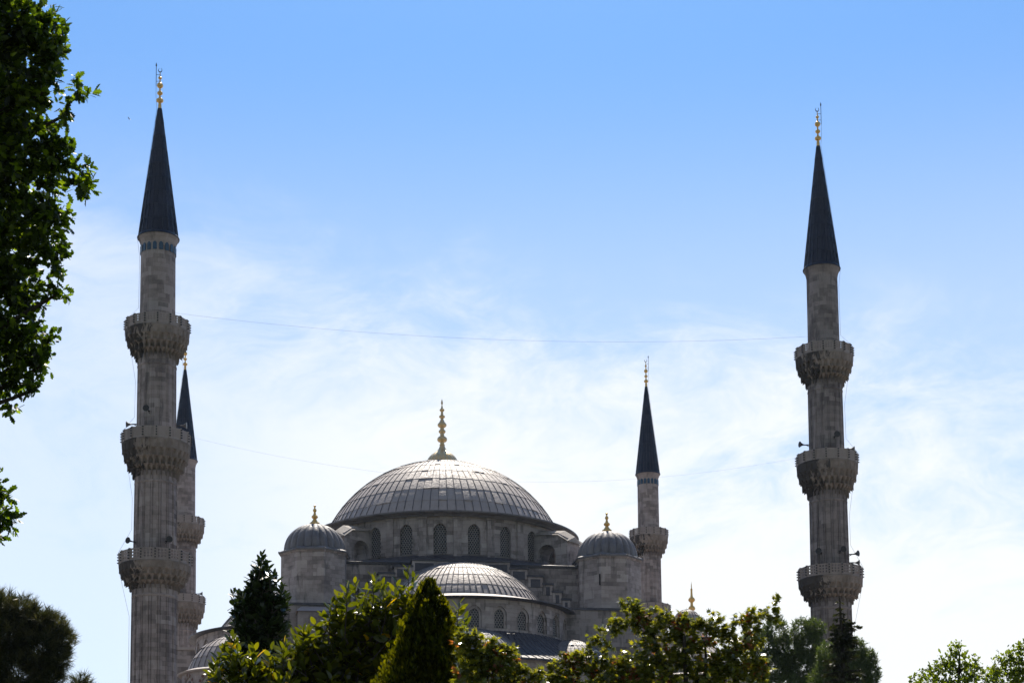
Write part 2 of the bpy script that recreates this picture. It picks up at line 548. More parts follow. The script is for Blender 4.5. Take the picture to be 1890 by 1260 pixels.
def shaft(mb, z0, z1, r0, r1, n=16, ridge=.04):
    A = fluted(n, ridge)
    m = len(A)
    rows = []
    K = 6
    for j in range(K + 1):
        t = j / K; z = z0 + (z1 - z0) * t; r = r0 + (r1 - r0) * t
        row = []
        for q, wgt in A:
            a = 2 * PI * q / n
            ph = (q % 1) - .5
            pr = r * math.cos(PI / n) / math.cos(2 * PI / n * ph)
            rr = pr + ridge * wgt
            row.append(mb.vert((rr * math.cos(a), rr * math.sin(a), z)))
        rows.append(row)
    for j in range(K):
        for i in range(m):
            k = (i + 1) % m
            u0 = A[i][0] / n * 2 * PI * r0; u1 = (A[k][0] if k else n) / n * 2 * PI * r0
            v0 = z0 + (z1 - z0) * j / K; v1 = z0 + (z1 - z0) * (j + 1) / K
            mb.face((rows[j][i], rows[j][k], rows[j + 1][k], rows[j + 1][i]), [(u0, v0), (u1, v0), (u1, v1), (u0, v1)])

def arch_pts(w, h, n=9, point=.18):
    """opening outline, left foot -> crown -> right foot, slightly pointed; origin at middle of the sill"""
    hw = w / 2
    sp = h - hw * (1 + point)
    pts = [(-hw, 0), (-hw, sp)]
    for k in range(1, n):
        t = PI - PI * k / n
        pts.append((hw * math.cos(t), sp + hw * math.sin(t) * (1 + point * (math.sin(t) ** 6))))
    return pts + [(hw, sp), (hw, 0)]

def loudspeaker(parent, a, z, r, yaw=None, size=1.0, mat='horn'):
    """a horn on a bracket, bolted to the shaft at azimuth a"""
    dv = Vector((math.cos(a), math.sin(a), 0))
    b = MB()
    b.tube([dv * (r - .1) + Vector((0, 0, z)), dv * (r + .45 * size) + Vector((0, 0, z))], .06, 6)
    b.tube([dv * (r - .1) + Vector((0, 0, z - .2)), dv * (r + .3 * size) + Vector((0, 0, z))], .035, 5)
    o = b.build('loudspeaker', M['iron'], parent)
    h = MB()
    hd = dv if yaw is None else Vector((math.cos(yaw), math.sin(yaw), 0))
    base = dv * (r + .33 * size) + Vector((0, 0, z))
    pts = []; rad = []
    for t in range(9):
        q = t / 8
        pts.append(base + hd * (q * .62 * size)); rad.append((.055 + .25 * q ** 2.4) * size)
    h.tube(pts, rad, 14)
    h.build('horn', M[mat], o)
    return o

def minaret(name, label, pos, k, tile, rod_side, speakers, stone_key='minaret', dz=0.0, wires=0):
    """k scales the girth"""
    t = thing(name, label, 'minaret', (pos[0], pos[1], 0), 0, 'minarets of the mosque')
    st = M[stone_key]
    # plinth and shaft
    b = MB()
    s = 3.0 * k
    b.abox(-s, s, -s, s, -.3, 9)
    b.abox(-s - .15, s + .15, -s - .15, s + .15, 9, 9.5)
    ids = b.lathe([(3.6 * k, 9.5), (3.2 * k, 12), (2.25 * k, 16)], 16)
    b.build('plinth', st, t)
    secs = [(15.9, 35.2, 2.15, 2.05, .085), (37.0, 45.8, 1.97, 1.91, .07), (48.4, 56.9, 1.81, 1.77, .045), (59.2, 67.7, 1.66, 1.61, .012)]
    for z0, z1, r0, r1, rg in secs:
        b = MB(); shaft(b, z0, z1, r0 * k, r1 * k, 16, rg)
        # thin collar under the corbel
        if z1 < 60:
            b.lathe([(r1 * k - .02, z1 - 1.1), (r1 * k + .05, z1 - 1.02), (r1 * k + .05, z1 - .92), (r1 * k - .02, z1 - .85)], 48)
        b.build('shaft', st, t)
    # balconies
    bal = [(35.0, 37.0, 38.3, 2.08, 3.22, 'b'), (45.6, 48.35, 49.6, 1.93, 3.08, 'm'), (56.7, 59.08, 60.3, 1.79, 2.9, 'a')]
    for zb, zp, zt, r0, r1, kind in bal:
        b = MB(); corbel(b, zb, zp, r0 * k, r1 * k)
        cb = b.build('balcony', M['corbel'], t, 0)
        b = MB(); N = 16; rr = r1 * k + .02
        V = [Vector((rr * math.cos(2 * PI * (i + .5) / N), rr * math.sin(2 * PI * (i + .5) / N), zp + .22)) for i in range(N)]
        h = zt - zp - .22
        for i in range(N):
            P0, P1 = V[i], V[(i + 1) % N]
            if kind == 'a': pierced(b, P0, P1, .10, h, .16, .28 * h, .92 * h, 3, 3, .52)
            elif kind == 'm': pierced(b, P0, P1, .10, h, .14, .16 * h, .92 * h, 7, 7, .45)
            else: pierced(b, P0, P1, .10, h, .14, .16 * h, .93 * h, 3, 3, .55)
            rad = Vector((P0.x, P0.y, 0)).normalized(); tan = Vector((-rad.y, rad.x, 0))
            b.box(P0 - tan * .085 - rad * .11, tan * .17, rad * .17, (0, 0, h + .04))
        b.cur = 1
        for i in range(N):
            P0 = V[i]; rad = Vector((P0.x, P0.y, 0)).normalized(); tan = Vector((-rad.y, rad.x, 0))
            for q in range(4):
                b.box(P0 + rad * .055 - tan * .06 + Vector((0, 0, .12 + q * (h - .3) / 3)), tan * .12, rad * .12, (0, 0, .10))
        b.build('parapet', M['parapet'], cb, 0, extra=M['iron'])
    # cornice and tile band
    b = MB()
    b.lathe([(1.60 * k, 67.4), (1.64 * k, 67.65), (1.72 * k, 67.95), (1.86 * k, 68.2), (1.88 * k, 68.36), (1.0 * k, 68.42)], 48)
    b.build('cornice', st, t)
    if tile:
        b = MB(); n = 18
        for i in range(n):
            a = 2 * PI * (i + .5) / n; r = 1.635 * k
            cx = Vector((math.cos(a), math.sin(a), 0)); tx = Vector((-cx.y, cx.x, 0))
            pts = arch_pts(.36 * k, .78, 6)
            base = cx * (r + .005) + Vector((0, 0, 66.75))
            out = [base + tx * p[0] + Vector((0, 0, p[1])) + cx * .03 for p in pts]
            b.poly(out)
            for q in range(len(out) - 1):
                b.poly([out[q], out[q + 1], out[q + 1] - cx * .08, out[q] - cx * .08])
        b.build('tile_band', M['tile'], t, 0)
    # lead cone: sheets in rings with standing seams
    b = MB(); n = 22
    prof = []
    rings = 9
    for j in range(rings):
        f0, f1 = j / rings, (j + 1) / rings
        ra = (1.80 - (1.80 - .20) * f0) * k; rb = (1.80 - (1.80 - .20) * f1) * k
        prof += [(ra + .045, 68.42 + 12.68 * f0), (rb, 68.42 + 12.68 * f1)]
    b.lathe(prof, n, panel=2)
    b.lathe([(1.80 * k, 68.36), (1.95 * k, 68.30), (1.97 * k, 68.38), (1.83 * k, 68.60)], 44)
    for i in range(n):
        a = 2 * PI * i / n; d_ = Vector((math.cos(a), math.sin(a), 0))
        b.tube([d_ * (1.83 * k) + Vector((0, 0, 68.5)), d_ * (.21 * k) + Vector((0, 0, 81.0))], [.06, .02], 5)
    b.build('spire_cone', M['lead_dark'], t, 25)
    # finial
    z = 81.05
    b = MB()
    st_ = .13 * k
    prof = [(.2 * k, z), (.17, z + .1), (.15, z + .45)] + pad(ball(z + .85, .345 * k, .24), .12) + [(.09, z + 1.2)] + pad(ball(z + 1.57, .27 * k, .2), .09) + [(.08, z + 1.95)] \
        + pad(ball(z + 2.33, .30 * k, .28), .07) + [(.07, z + 2.75)] + pad(ball(z + 3.07, .18 * k, .14), .06) + [(.05, z + 3.4), (.035, z + 3.6)]
    b.lathe(prof, 18)
    fo = b.build('finial', M['gold'], t, 50)
    b = MB()
    cz = z + 3.86
    P = [(.17 * math.sin(R(a)), 0, cz - .2 * math.cos(R(a))) for a in range(-150, 151, 20)]
    b.tube(P, [.012 + .035 * math.cos(R(a) / 2.0) ** 2 for a in range(-150, 151, 20)], 6)
    b.build('crescent', M['iron'], fo, 40)
    b = MB()
    sx = rod_side * .37
    b.tube([(sx, 0, z + 2.3), (sx, 0, z + 4.45)], .03, 6)
    b.lathe([(.005, z + 4.2), (.07, z + 4.28), (.06, z + 4.4), (.005, z + 4.62)], 8, (sx, 0))
    for zz in (2.75, 3.4):
        b.tube([(sx, 0, z + zz), (0, 0, z + zz)], .022, 5)
    b.tube([(sx, 0, z + 2.35), (sx * 1.0, 0, z + 1.2), (rod_side * .26, -.05, z + .1), (rod_side * 1.9 * k, -.2, 68.4)], .014, 5)
    b.build('lightning_rod', M['iron'], t, 40)
    # conductor down the side of the shaft
    if wires:
        b = MB(); w_ = wires
        P = [(w_ * 1.9 * k, -.3, 68.3), (w_ * 1.68 * k, -.3, 66.5), (w_ * 1.72 * k, -.3, 61.6), (w_ * 3.02 * k, -.3, 60.4), (w_ * 2.98 * k, -.3, 59.0), (w_ * 2.35 * k, -.3, 57.2), (w_ * 1.93 * k, -.3, 54.6),
             (w_ * 1.97 * k, -.3, 51.2), (w_ * 3.2 * k, -.3, 49.7), (w_ * 3.12 * k, -.3, 48.2), (w_ * 2.5 * k, -.3, 46.2), (w_ * 2.1 * k, -.3, 43.6), (w_ * 2.12 * k, -.3, 40.6), (w_ * 3.34 * k, -.3, 38.4),
             (w_ * 3.2 * k, -.3, 36.6), (w_ * 2.25 * k, -.3, 32.5), (w_ * 2.3 * k, -.3, 20)]
        b.tube(P, .013, 5)
        b.build('conductor_cable', M['wire'], t, 40)
    for a, zz, yaw, mt in speakers:
        r = (1.84 if zz > 48 else 2.0) * k
        loudspeaker(t, R(a), zz, r, None if yaw is None else R(yaw), 1.0, mt)
    return t

LF, RF, LB, RB = (-32.66, 165.0), (31.10, 174.49), (-44.15, 242.48), (19.55, 251.97)
minaret('minaret', 'near left stone minaret, blue tile arches under its cone, a smaller minaret behind', LF, 1.0, True, -1,
        [(180, 50.6, None, 'horn'), (2, 50.45, 0, 'horn'), (-100, 51.3, -95, 'iron'), (-140, 39.2, -120, 'iron'), (-50, 39.2, -65, 'iron')], 'minaret', 0, -1)
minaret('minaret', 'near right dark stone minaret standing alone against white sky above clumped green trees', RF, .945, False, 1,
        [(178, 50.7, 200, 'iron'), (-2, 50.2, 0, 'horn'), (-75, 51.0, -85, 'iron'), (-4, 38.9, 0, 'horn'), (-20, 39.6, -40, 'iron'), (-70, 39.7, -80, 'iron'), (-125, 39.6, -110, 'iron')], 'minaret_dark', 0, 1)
minaret('minaret', 'far left minaret half hidden behind the large near left minaret', LB, .93, False, -1,
        [(0, 38.9, 0, 'horn'), (-8, 50.0, 0, 'horn')], 'minaret', 0, 0)
minaret('minaret', 'far right slim minaret rising behind the right ribbed turret dome', RB, .905, True, 1,
        [(-3, 39.0, 0, 'horn'), (-120, 39.2, -100, 'iron')], 'minaret', 0, 0)

# ------------------------------------------------------------------ mosque
MX, MY, MROT = -7.8, 208.4, 0.1478
mq = thing('mosque', 'grey stone mosque with large ribbed lead dome and half domes between four minarets', 'mosque', (MX, MY, 0), MROT)

def dome_prof(Rs, zc, zbase, rings, step=.035, zt=None):
    """spherical cap as overlapping lead sheets: (r, z) upwards"""
    f0 = math.asin((zbase - zc) / Rs); f1 = PI / 2 - .02
    p = []
    for j in range(rings):
        a, b_ = f0 + (f1 - f0) * j / rings, f0 + (f1 - f0) * (j + 1) / rings
        m_ = (a + b_) / 2
        p += [((Rs + step) * math.cos(a), zc + (Rs + step) * math.sin(a)), ((Rs + step * .5) * math.cos(m_), zc + (Rs + step * .5) * math.sin(m_)), (Rs * math.cos(b_), zc + Rs * math.sin(b_))]
    return p, f0, f1

def lead_dome(mb, Rs, zc, zbase, rings, n, c=(0, 0), a0=0.0, a1=2 * PI, rib=.05, seed=1):
    rnd = random.Random(seed)
    f0 = math.asin((zbase - zc) / Rs); f1 = PI / 2 - .02
    full = abs(a1 - a0 - 2 * PI) < 1e-6
    # sheets: every sheet laps slightly over the one below by its own amount
    for i in range(n):
        ta, tb = a0 + (a1 - a0) * i / n, a0 + (a1 - a0) * (i + 1) / n
        off = rnd.uniform(-.025, .025) / rings
        for j in range(rings):
            fa = f0 + (f1 - f0) * (j / rings + (off if j else 0)); fb = f0 + (f1 - f0) * ((j + 1) / rings + (off if j < rings - 1 else 0))
            lap = rnd.choice([.03] * 6 + [.04, .09])
            prev = None
            for q in range(4):
                f = fa + (fb - fa) * q / 3
                rr = Rs + lap * (1 - q / 3)
                cur = [mb.vert((c[0] + rr * math.cos(f) * math.cos(t_), c[1] + rr * math.cos(f) * math.sin(t_), zc + rr * math.sin(f))) for t_ in (ta, tb)]
                if prev:
                    mb.face((prev[0], prev[1], cur[1], cur[0]), [(i + .5 + seed * 7, j + .5)] * 4)
                else:
                    low = [mb.vert((c[0] + (rr - lap - .02) * math.cos(f) * math.cos(t_), c[1] + (rr - lap - .02) * math.cos(f) * math.sin(t_), zc + (rr - lap - .02) * math.sin(f))) for t_ in (ta, tb)]
                    mb.face((low[0], low[1], cur[1], cur[0]), [(i + .5 + seed * 7, j + .5)] * 4)
                prev = cur
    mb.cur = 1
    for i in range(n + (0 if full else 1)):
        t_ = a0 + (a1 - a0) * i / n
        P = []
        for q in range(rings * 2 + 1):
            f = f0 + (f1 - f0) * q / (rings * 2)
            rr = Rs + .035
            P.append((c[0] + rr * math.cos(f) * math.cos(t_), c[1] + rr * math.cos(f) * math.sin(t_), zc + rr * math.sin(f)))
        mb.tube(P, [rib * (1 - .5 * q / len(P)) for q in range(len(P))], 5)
    mb.cur = 0

def eave(mb, rin, zin, rout, zout, n, c=(0, 0), a0=0.0, a1=2 * PI, t=.22):
    mb.lathe([(rin, zin), (rout, zout)][::-1] if False else [(rout - .55, zout - t - .12), (rout - .1, zout - t), (rout, zout - t + .05), (rout, zout), (rin, zin)], n, c, a0, a1)

AXIS = -PI / 2         # local direction of the front (-v)

# --- drum with 24 arched openings
def arcade(mb_wall, r, z0, z1, n, win_w, win_h, sill, a_list, step, c=(0, 0), depth=.35, framed=False, parent=None, solid=()):
    """curved wall of bays centred on the angles in a_list (each `step` wide); a pierced window fills every bay's opening"""
    wins = []
    def P(s, z, d=0.0):
        a = ac + s / r
        return (c[0] + (r - d) * math.cos(a), c[1] + (r - d) * math.sin(a), z)
    for k, ac in enumerate(a_list):
        hw = step * r / 2
        u0 = k * 2 * hw
        if k in solid:
            for q in range(4):
                s0, s1 = -hw + 2 * hw * q / 4, -hw + 2 * hw * (q + 1) / 4
                mb_wall.poly([P(s0, z0), P(s1, z0), P(s1, z1), P(s0, z1)], [(u0 + s0, z0), (u0 + s1, z0), (u0 + s1, z1), (u0 + s0, z1)])
            continue
        def F(pts, d=0.0):
            mb_wall.poly([P(s, z, d) for s, z in pts], [(u0 + s, z) for s, z in pts])
        layers = [(win_w, win_h, 0.0, depth)]
        if framed:
            layers = [(win_w * 1.5, win_h * 1.16, 0.0, depth * .6), (win_w, win_h, depth * .6, depth * 1.2)]
        zs = z0 + sill
        for li, (ww, hh, d0, d1) in enumerate(layers):
            A = [(x, zs + y) for x, y in arch_pts(ww, hh)]
            if li == 0:
                F([(-hw, z0), (hw, z0), (hw, zs), (-hw, zs)], d0)
                F([(-hw, zs), (A[0][0], zs), A[1], (-hw, A[1][1])], d0)
                F([(A[-1][0], zs), (hw, zs), (hw, A[-2][1]), A[-2]], d0)
                F([(-hw, A[1][1]), A[1], (A[1][0], z1), (-hw, z1)], d0)
                F([A[-2], (hw, A[-2][1]), (hw, z1), (A[-2][0], z1)], d0)
                for q in range(1, len(A) - 2):
                    F([A[q], A[q + 1], (A[q + 1][0], z1), (A[q][0], z1)], d0)
            else:
                B = [(x, zs + y) for x, y in arch_pts(layers[0][0], layers[0][1])]
                for q in range(len(A) - 1):
                    F([B[q], A[q], A[q + 1], B[q + 1]][::-1], d0)
            for q in range(len(A) - 1):
                (s0, a_), (s1, b_) = A[q], A[q + 1]
                mb_wall.poly([P(s0, a_, d0), P(s0, a_, d1), P(s1, b_, d1), P(s1, b_, d0)])
            mb_wall.poly([P(A[0][0], zs, d0), P(A[-1][0], zs, d0), P(A[-1][0], zs, d1), P(A[0][0], zs, d1)])
        ww, hh, d0, d1 = layers[-1]
        A = [(x, zs + y) for x, y in arch_pts(ww + .06, hh + .03)]
        wb = MB()
        wb.poly([P(s, z, d1 - .03) for s, z in A], [(s, z) for s, z in A])
        wb.poly([P(s, z, d1 + .12) for s, z in A][::-1], [(s, z) for s, z in A][::-1])
        wins.append(wb)
    return wins

dr = MB()
A24 = [AXIS + R(7.5 + 15 * k) for k in range(-12, 12)]
wins = arcade(dr, 14.3, 43.6, 48.85, 24, 1.42, 3.4, .95, A24, R(15), depth=.42)
# shallow pilasters between the bays
for k in range(24):
    a = AXIS + R(15 * k)
    if round(math.degrees(a - AXIS)) % 360 in (45, 315, 60, 300, 135, 225, 120, 240): continue
    d_ = Vector((math.cos(a), math.sin(a), 0)); t_ = Vector((-d_.y, d_.x, 0))
    dr.box(d_ * 14.2 - t_ * .42 + Vector((0, 0, 43.7)), t_ * .84, d_ * .24, (0, 0, 4.7))
    dr.box(d_ * 14.2 - t_ * .5 + Vector((0, 0, 48.42)), t_ * 1.0, d_ * .36, (0, 0, .3))

drum = dr.build('drum', M['mosque'], mq, 30)
for wb in wins:
    wb.build('window', M['lattice'], drum, 0)
# --- main dome
b = MB()
lead_dome(b, 14.85, 43.45, 49.15, 9, 88, seed=1)
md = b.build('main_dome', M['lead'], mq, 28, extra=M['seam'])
b = MB()
b.lathe([(14.25, 48.7), (14.75, 48.6), (14.95, 48.78), (15.75, 48.82), (15.85, 48.88), (15.85, 49.02), (13.6, 49.22)], 120)
b.build('eave', M['lead_mid'], md, 30)

def finial_prof(kind, z):
    if kind == 'main':
        k = .00946
        T = [(985, 200), (970, 203), (950, 199), (925, 192), (900, 180), (875, 163), (850, 138), (830, 112), (812, 86), (795, 65), (778, 52), (760, 41), (740, 34), (728, 30), (724, 34), (716, 34), (712, 27), (690, 26), (684, 30),
             (676, 50), (660, 61), (646, 62), (630, 57), (616, 44), (608, 27), (575, 25), (568, 34), (556, 43), (546, 44), (534, 38), (526, 26), (505, 24), (496, 36), (484, 50), (470, 57), (455, 54), (440, 42), (425, 32), (405, 22), (385, 16),
             (378, 26), (368, 36), (358, 38), (348, 32), (340, 18), (300, 14), (292, 22), (282, 30), (273, 31), (264, 25), (256, 15), (235, 10), (212, 5), (200, 11), (184, 13), (160, 8), (133, .5)]
        return [(r * k, z + (985 - y) * k) for y, r in T]
    if kind == 'turret':
        k = .0169
        T = [(276, 36), (268, 35), (260, 30), (252, 20), (242, 13), (234, 10), (230, 17), (222, 21), (214, 17), (209, 10), (192, 6), (187, 10), (179, 12), (172, 9), (168, 5), (160, 4), (157, 7), (150, 8), (144, 1)]
        return [(r * k, z + (276 - y) * k) for y, r in T]
    k = .0165
    T = [(350, 30), (345, 12), (336, 12), (333, 24), (320, 28), (306, 23), (300, 12), (275, 11), (270, 22), (257, 27), (244, 21), (238, 11), (212, 10), (205, 20), (192, 27), (178, 20), (170, 10), (150, 8), (120, 7), (112, 9), (106, 4), (80, 3), (50, .4)]
    return [(r * k, z + (350 - y) * k) for y, r in T]
b = MB()
def lobed(t, j, r):
    return r * (1 - (.05 * abs(math.cos(t * 11)) ** .6 if .3 < r else 0))
b.lathe(finial_prof('main', 58.1), 132, fn=lambda t, j, r: r * (.955 + .045 * abs(math.sin(t * 11))) if j < 13 else r)
b.build('finial', M['gold_pale'], md, 40)

# --- lead skirt from the drum to the square, and the square body
HS = 16.6
b = MB()
n = 96
rows = []
for r_, z_a in ((14.2, 44.45), (0, 43.55), (0, 42.95), (-.1, 42.7)):
    row = []
    for i in range(n):
        a = 2 * PI * i / n
        sq = min(HS / max(abs(math.cos(a)), 1e-6), HS / max(abs(math.sin(a)), 1e-6), HS * 1.30)
        if r_ > 1: rr = r_
        elif z_a > 43: rr = 14.2 + (sq - 14.2) * .55
        else: rr = sq + .25 + r_
        row.append(b.vert((rr * math.cos(a), rr * math.sin(a), z_a)))
    rows.append(row)
for j in range(3):
    for i in range(n):
        k = (i + 1) % n
        b.face((rows[j][i], rows[j + 1][i], rows[j + 1][k], rows[j][k]), [(i // 4 + .5, j + .5)] * 4)
b.build('skirt_roof', M['lead_roof'], mq, 30)
b = MB()
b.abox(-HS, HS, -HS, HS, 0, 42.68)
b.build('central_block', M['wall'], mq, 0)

# --- drum buttresses towards the corners
def buttress(ang, parent, r_out, w=2.0):
    d_ = Vector((math.cos(ang), math.sin(ang), 0)); t_ = Vector((-d_.y, d_.x, 0))
    ri = 14.2
    b = MB()
    # outline in (r, z): pier outside, arch to the drum
    arch = [(ri + .1 + (r_out - 1.6 - ri - .1) * (1 - math.cos(q / 8 * PI)) / 2, 45.2 + 1.15 * math.sin(q / 8 * PI)) for q in range(9)]
    out = [(ri, 42.9), (ri, 47.9), (r_out - 1.0, 47.35), (r_out, 46.55), (r_out, 42.9), (r_out - 1.6, 42.9)]
    poly = [(ri, 47.9), (r_out - 1.2, 47.45), (r_out, 46.75), (r_out, 42.4), (r_out - 1.6, 42.4)] + arch[::-1] + [(ri, 45.2)]
    def side(s):
        return [d_ * r + t_ * (s * w / 2) + Vector((0, 0, z)) for r, z in poly]
    A, B = side(-1), side(1)
    # triangulate as strips: split into top band and pier
    for S, fl in ((A, False), (B, True)):
        pier = [S[1], S[2], S[3], S[4], S[5]]
        b.poly(pier if fl else pier[::-1])
        # band from arch up to the sloping top
        m_ = len(arch)
        tops = [S[0] + (S[1] - S[0]) * ((m_ - 1 - q) / (m_ - 1)) for q in range(m_)]
        for q in range(m_ - 1):
            f = [S[5 + q], tops[q], tops[q + 1], S[6 + q]]
            b.poly(f if not fl else f[::-1])
    for q in range(len(A)):
        k = (q + 1) % len(A)
        b.poly([A[q], A[k], B[k], B[q]])
    bo = b.build('buttress', M['mosque'], parent, 0)
    # stone slab roof with a low ridge
    b = MB()
    ri2, ro2, hw = ri + .1, r_out + .25, w / 2 + .28
    for r0, z0, r1, z1 in ((ri2, 48.02, r_out - 1.1, 47.6), (r_out - 1.1, 47.6, ro2, 46.72)):
        p = [d_ * r0 - t_ * hw + Vector((0, 0, z0 - .42)), d_ * r1 - t_ * hw + Vector((0, 0, z1 - .42)), d_ * r1 + Vector((0, 0, z1 + .28)), d_ * r0 + Vector((0, 0, z0 + .28)), d_ * r0 + t_ * hw + Vector((0, 0, z0 - .42)), d_ * r1 + t_ * hw + Vector((0, 0, z1 - .42))]
        b.poly([p[0], p[1], p[2], p[3]]); b.poly([p[3], p[2], p[5], p[4]]); b.poly([p[0], p[4], p[5], p[1]])
        b.poly([p[1], p[5], p[2]]); b.poly([p[0], p[3], p[4]])
    b.build('coping', M['trim'], bo, 0)
for s in (-1, 1):
    for base in (0, PI):
        buttress(AXIS + base + s * R(45), mq, 18.4, 2.3)
        buttress(AXIS + base + s * R(60), mq, 17.6, 1.7)

# --- corner turrets with ribbed domes
def turret(u, v, rot):
    b = MB()
    c = (u, v)
    b.lathe([(3.68, 37.6), (3.64, 43.6)], 8, c, rot=rot + PI / 8)
    b.lathe([(3.64, 43.35), (3.76, 43.42), (3.82, 43.55), (3.6, 43.58)], 8, c, rot=rot + PI / 8)
    tw = b.build('turret', M['mosque'], mq, 20)
    b = MB()
    b.lathe([(3.76, 43.55), (3.94, 43.57), (3.94, 43.72), (3.1, 44.1)], 8, c, rot=rot + PI / 8)
    for i in range(8):
        for q in range(3):
            a0_, a1_ = rot + PI / 8 + i * PI / 4, rot + PI / 8 + (i + 1) * PI / 4
            p0 = Vector((3.89 * math.cos(a0_), 3.89 * math.sin(a0_), 0)); p1 = Vector((3.89 * math.cos(a1_), 3.89 * math.sin(a1_), 0))
            p = p0 + (p1 - p0) * (q / 3)
            b.box(Vector((u, v, 43.64)) + p - Vector((.06, .06, 0)), (.12, 0, 0), (0, .12, 0), (0, 0, .14))
    b.build('eave', M['lead_mid'], tw, 20)
    b = MB()
    P = []
    for q in range(15):
        f = q / 14 * PI / 2
        P.append((max(3.24 * math.cos(f) ** .92, .05), 43.95 + 3.02 * math.sin(f)))
    def gad(t, j, r):
        return r * (.945 + .075 * abs(math.sin(t * 11)) ** .75) + 0
    b.lathe(P, 22 * 8, c, fn=gad)
    dm = b.build('turret_dome', M['lead_mid'], tw, 40)
    b = MB()
    b.lathe(finial_prof('turret', 46.9), 24, c)
    b.build('finial', M['gold'], tw, 50)
    return tw
TU = 15.9
turret(-15.45, -16.0, R(-10)); turret(16.2, -16.0, 0); turret(-TU, 16.0, 0); turret(TU, 16.0, 0)
# slit window in the right turret
b = MB()
b.abox(16.2 - 1.62, 16.2 - 1.48, -16 - 3.43, -16 - 3.3, 40.4, 41.6)
b.build('slit_window', M['void'], mq, 0)

# --- broader blocks below the turrets with a lead ledge
for s in (-1, 1):
    for t_ in (-1, 1):
        b = MB()
        u0, u1 = sorted((s * 10.6, s * 20.4)); v0, v1 = sorted((t_ * 12, t_ * 20.4))
        b.abox(u0, u1, v0, v1, 0, 37.45)
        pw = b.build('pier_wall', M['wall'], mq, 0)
        b = MB()
        b.abox(u0 - .15, u1 + .15, v0 - .15, v1 + .15, 37.452, 37.7)
        b.build('ledge', M['lead_roof'], pw, 0)

# --- stepped arch walls between turrets (front, and the same on the other sides)
U_ = [0, 5.25, 7.15, 8.8, 9.84, 10.85, 11.75]
Z_ = [43.15, 42.45, 41.65, 40.82, 39.98, 39.2]
def side_frame(k):
    a = AXIS + k * PI / 2
    return Vector((math.cos(a), math.sin(a), 0)), Vector((-math.sin(a), math.cos(a), 0))
for k in range(4):
    d_, t_ = side_frame(k)
    b = MB(); cpm = MB(); tr = MB()
    for i in range(6):
        for s in ((-1, 1) if i else (0,)):
            if s == 0: a0_, a1_ = -U_[1], U_[1]
            else: a0_, a1_ = sorted((s * U_[i], s * U_[i + 1]))
            z = Z_[i]
            top = d_ * (HS + .02)
            b.box(top + t_ * a0_ + Vector((0, 0, 28)), t_ * (a1_ - a0_), d_ * 1.0, (0, 0, z - .2 - 28))
            cpm.box(top + t_ * (a0_ - .12) + Vector((0, 0, z - .19)), t_ * (a1_ - a0_ + .24), d_ * 1.22, (0, 0, .19))
            # pale frame and dark lead panel on the riser
            nseg = 4 if s == 0 else 1
            for q in range(nseg):
                p0 = a0_ + (a1_ - a0_) * q / nseg; p1 = a0_ + (a1_ - a0_) * (q + 1) / nseg
                f = d_ * (HS + 1.02)
                b.cur = 1; b.box(f + t_ * (p0 + .3) + Vector((0, 0, z - 1.3)), t_ * (p1 - p0 - .6), d_ * .06, (0, 0, .88)); b.cur = 0
                for (x0, x1, za, zb) in ((p0 + .03, p1 - .03, z - .42, z - .2), (p0 + .03, p0 + .3, z - 1.25, z - .42), (p1 - .3, p1 - .03, z - 1.25, z - .42)):
                    tr.box(f + t_ * x0 + Vector((0, 0, za)), t_ * (x1 - x0), d_ * .1, (0, 0, zb - za))
    so = b.build('stepped_wall', M['wall'], mq, 0, extra=M['lead_roof'])
    cpm.build('step_coping', M['lead_roof'], so, 0)
    tr.build('step_frame', M['mosque'], so, 0)

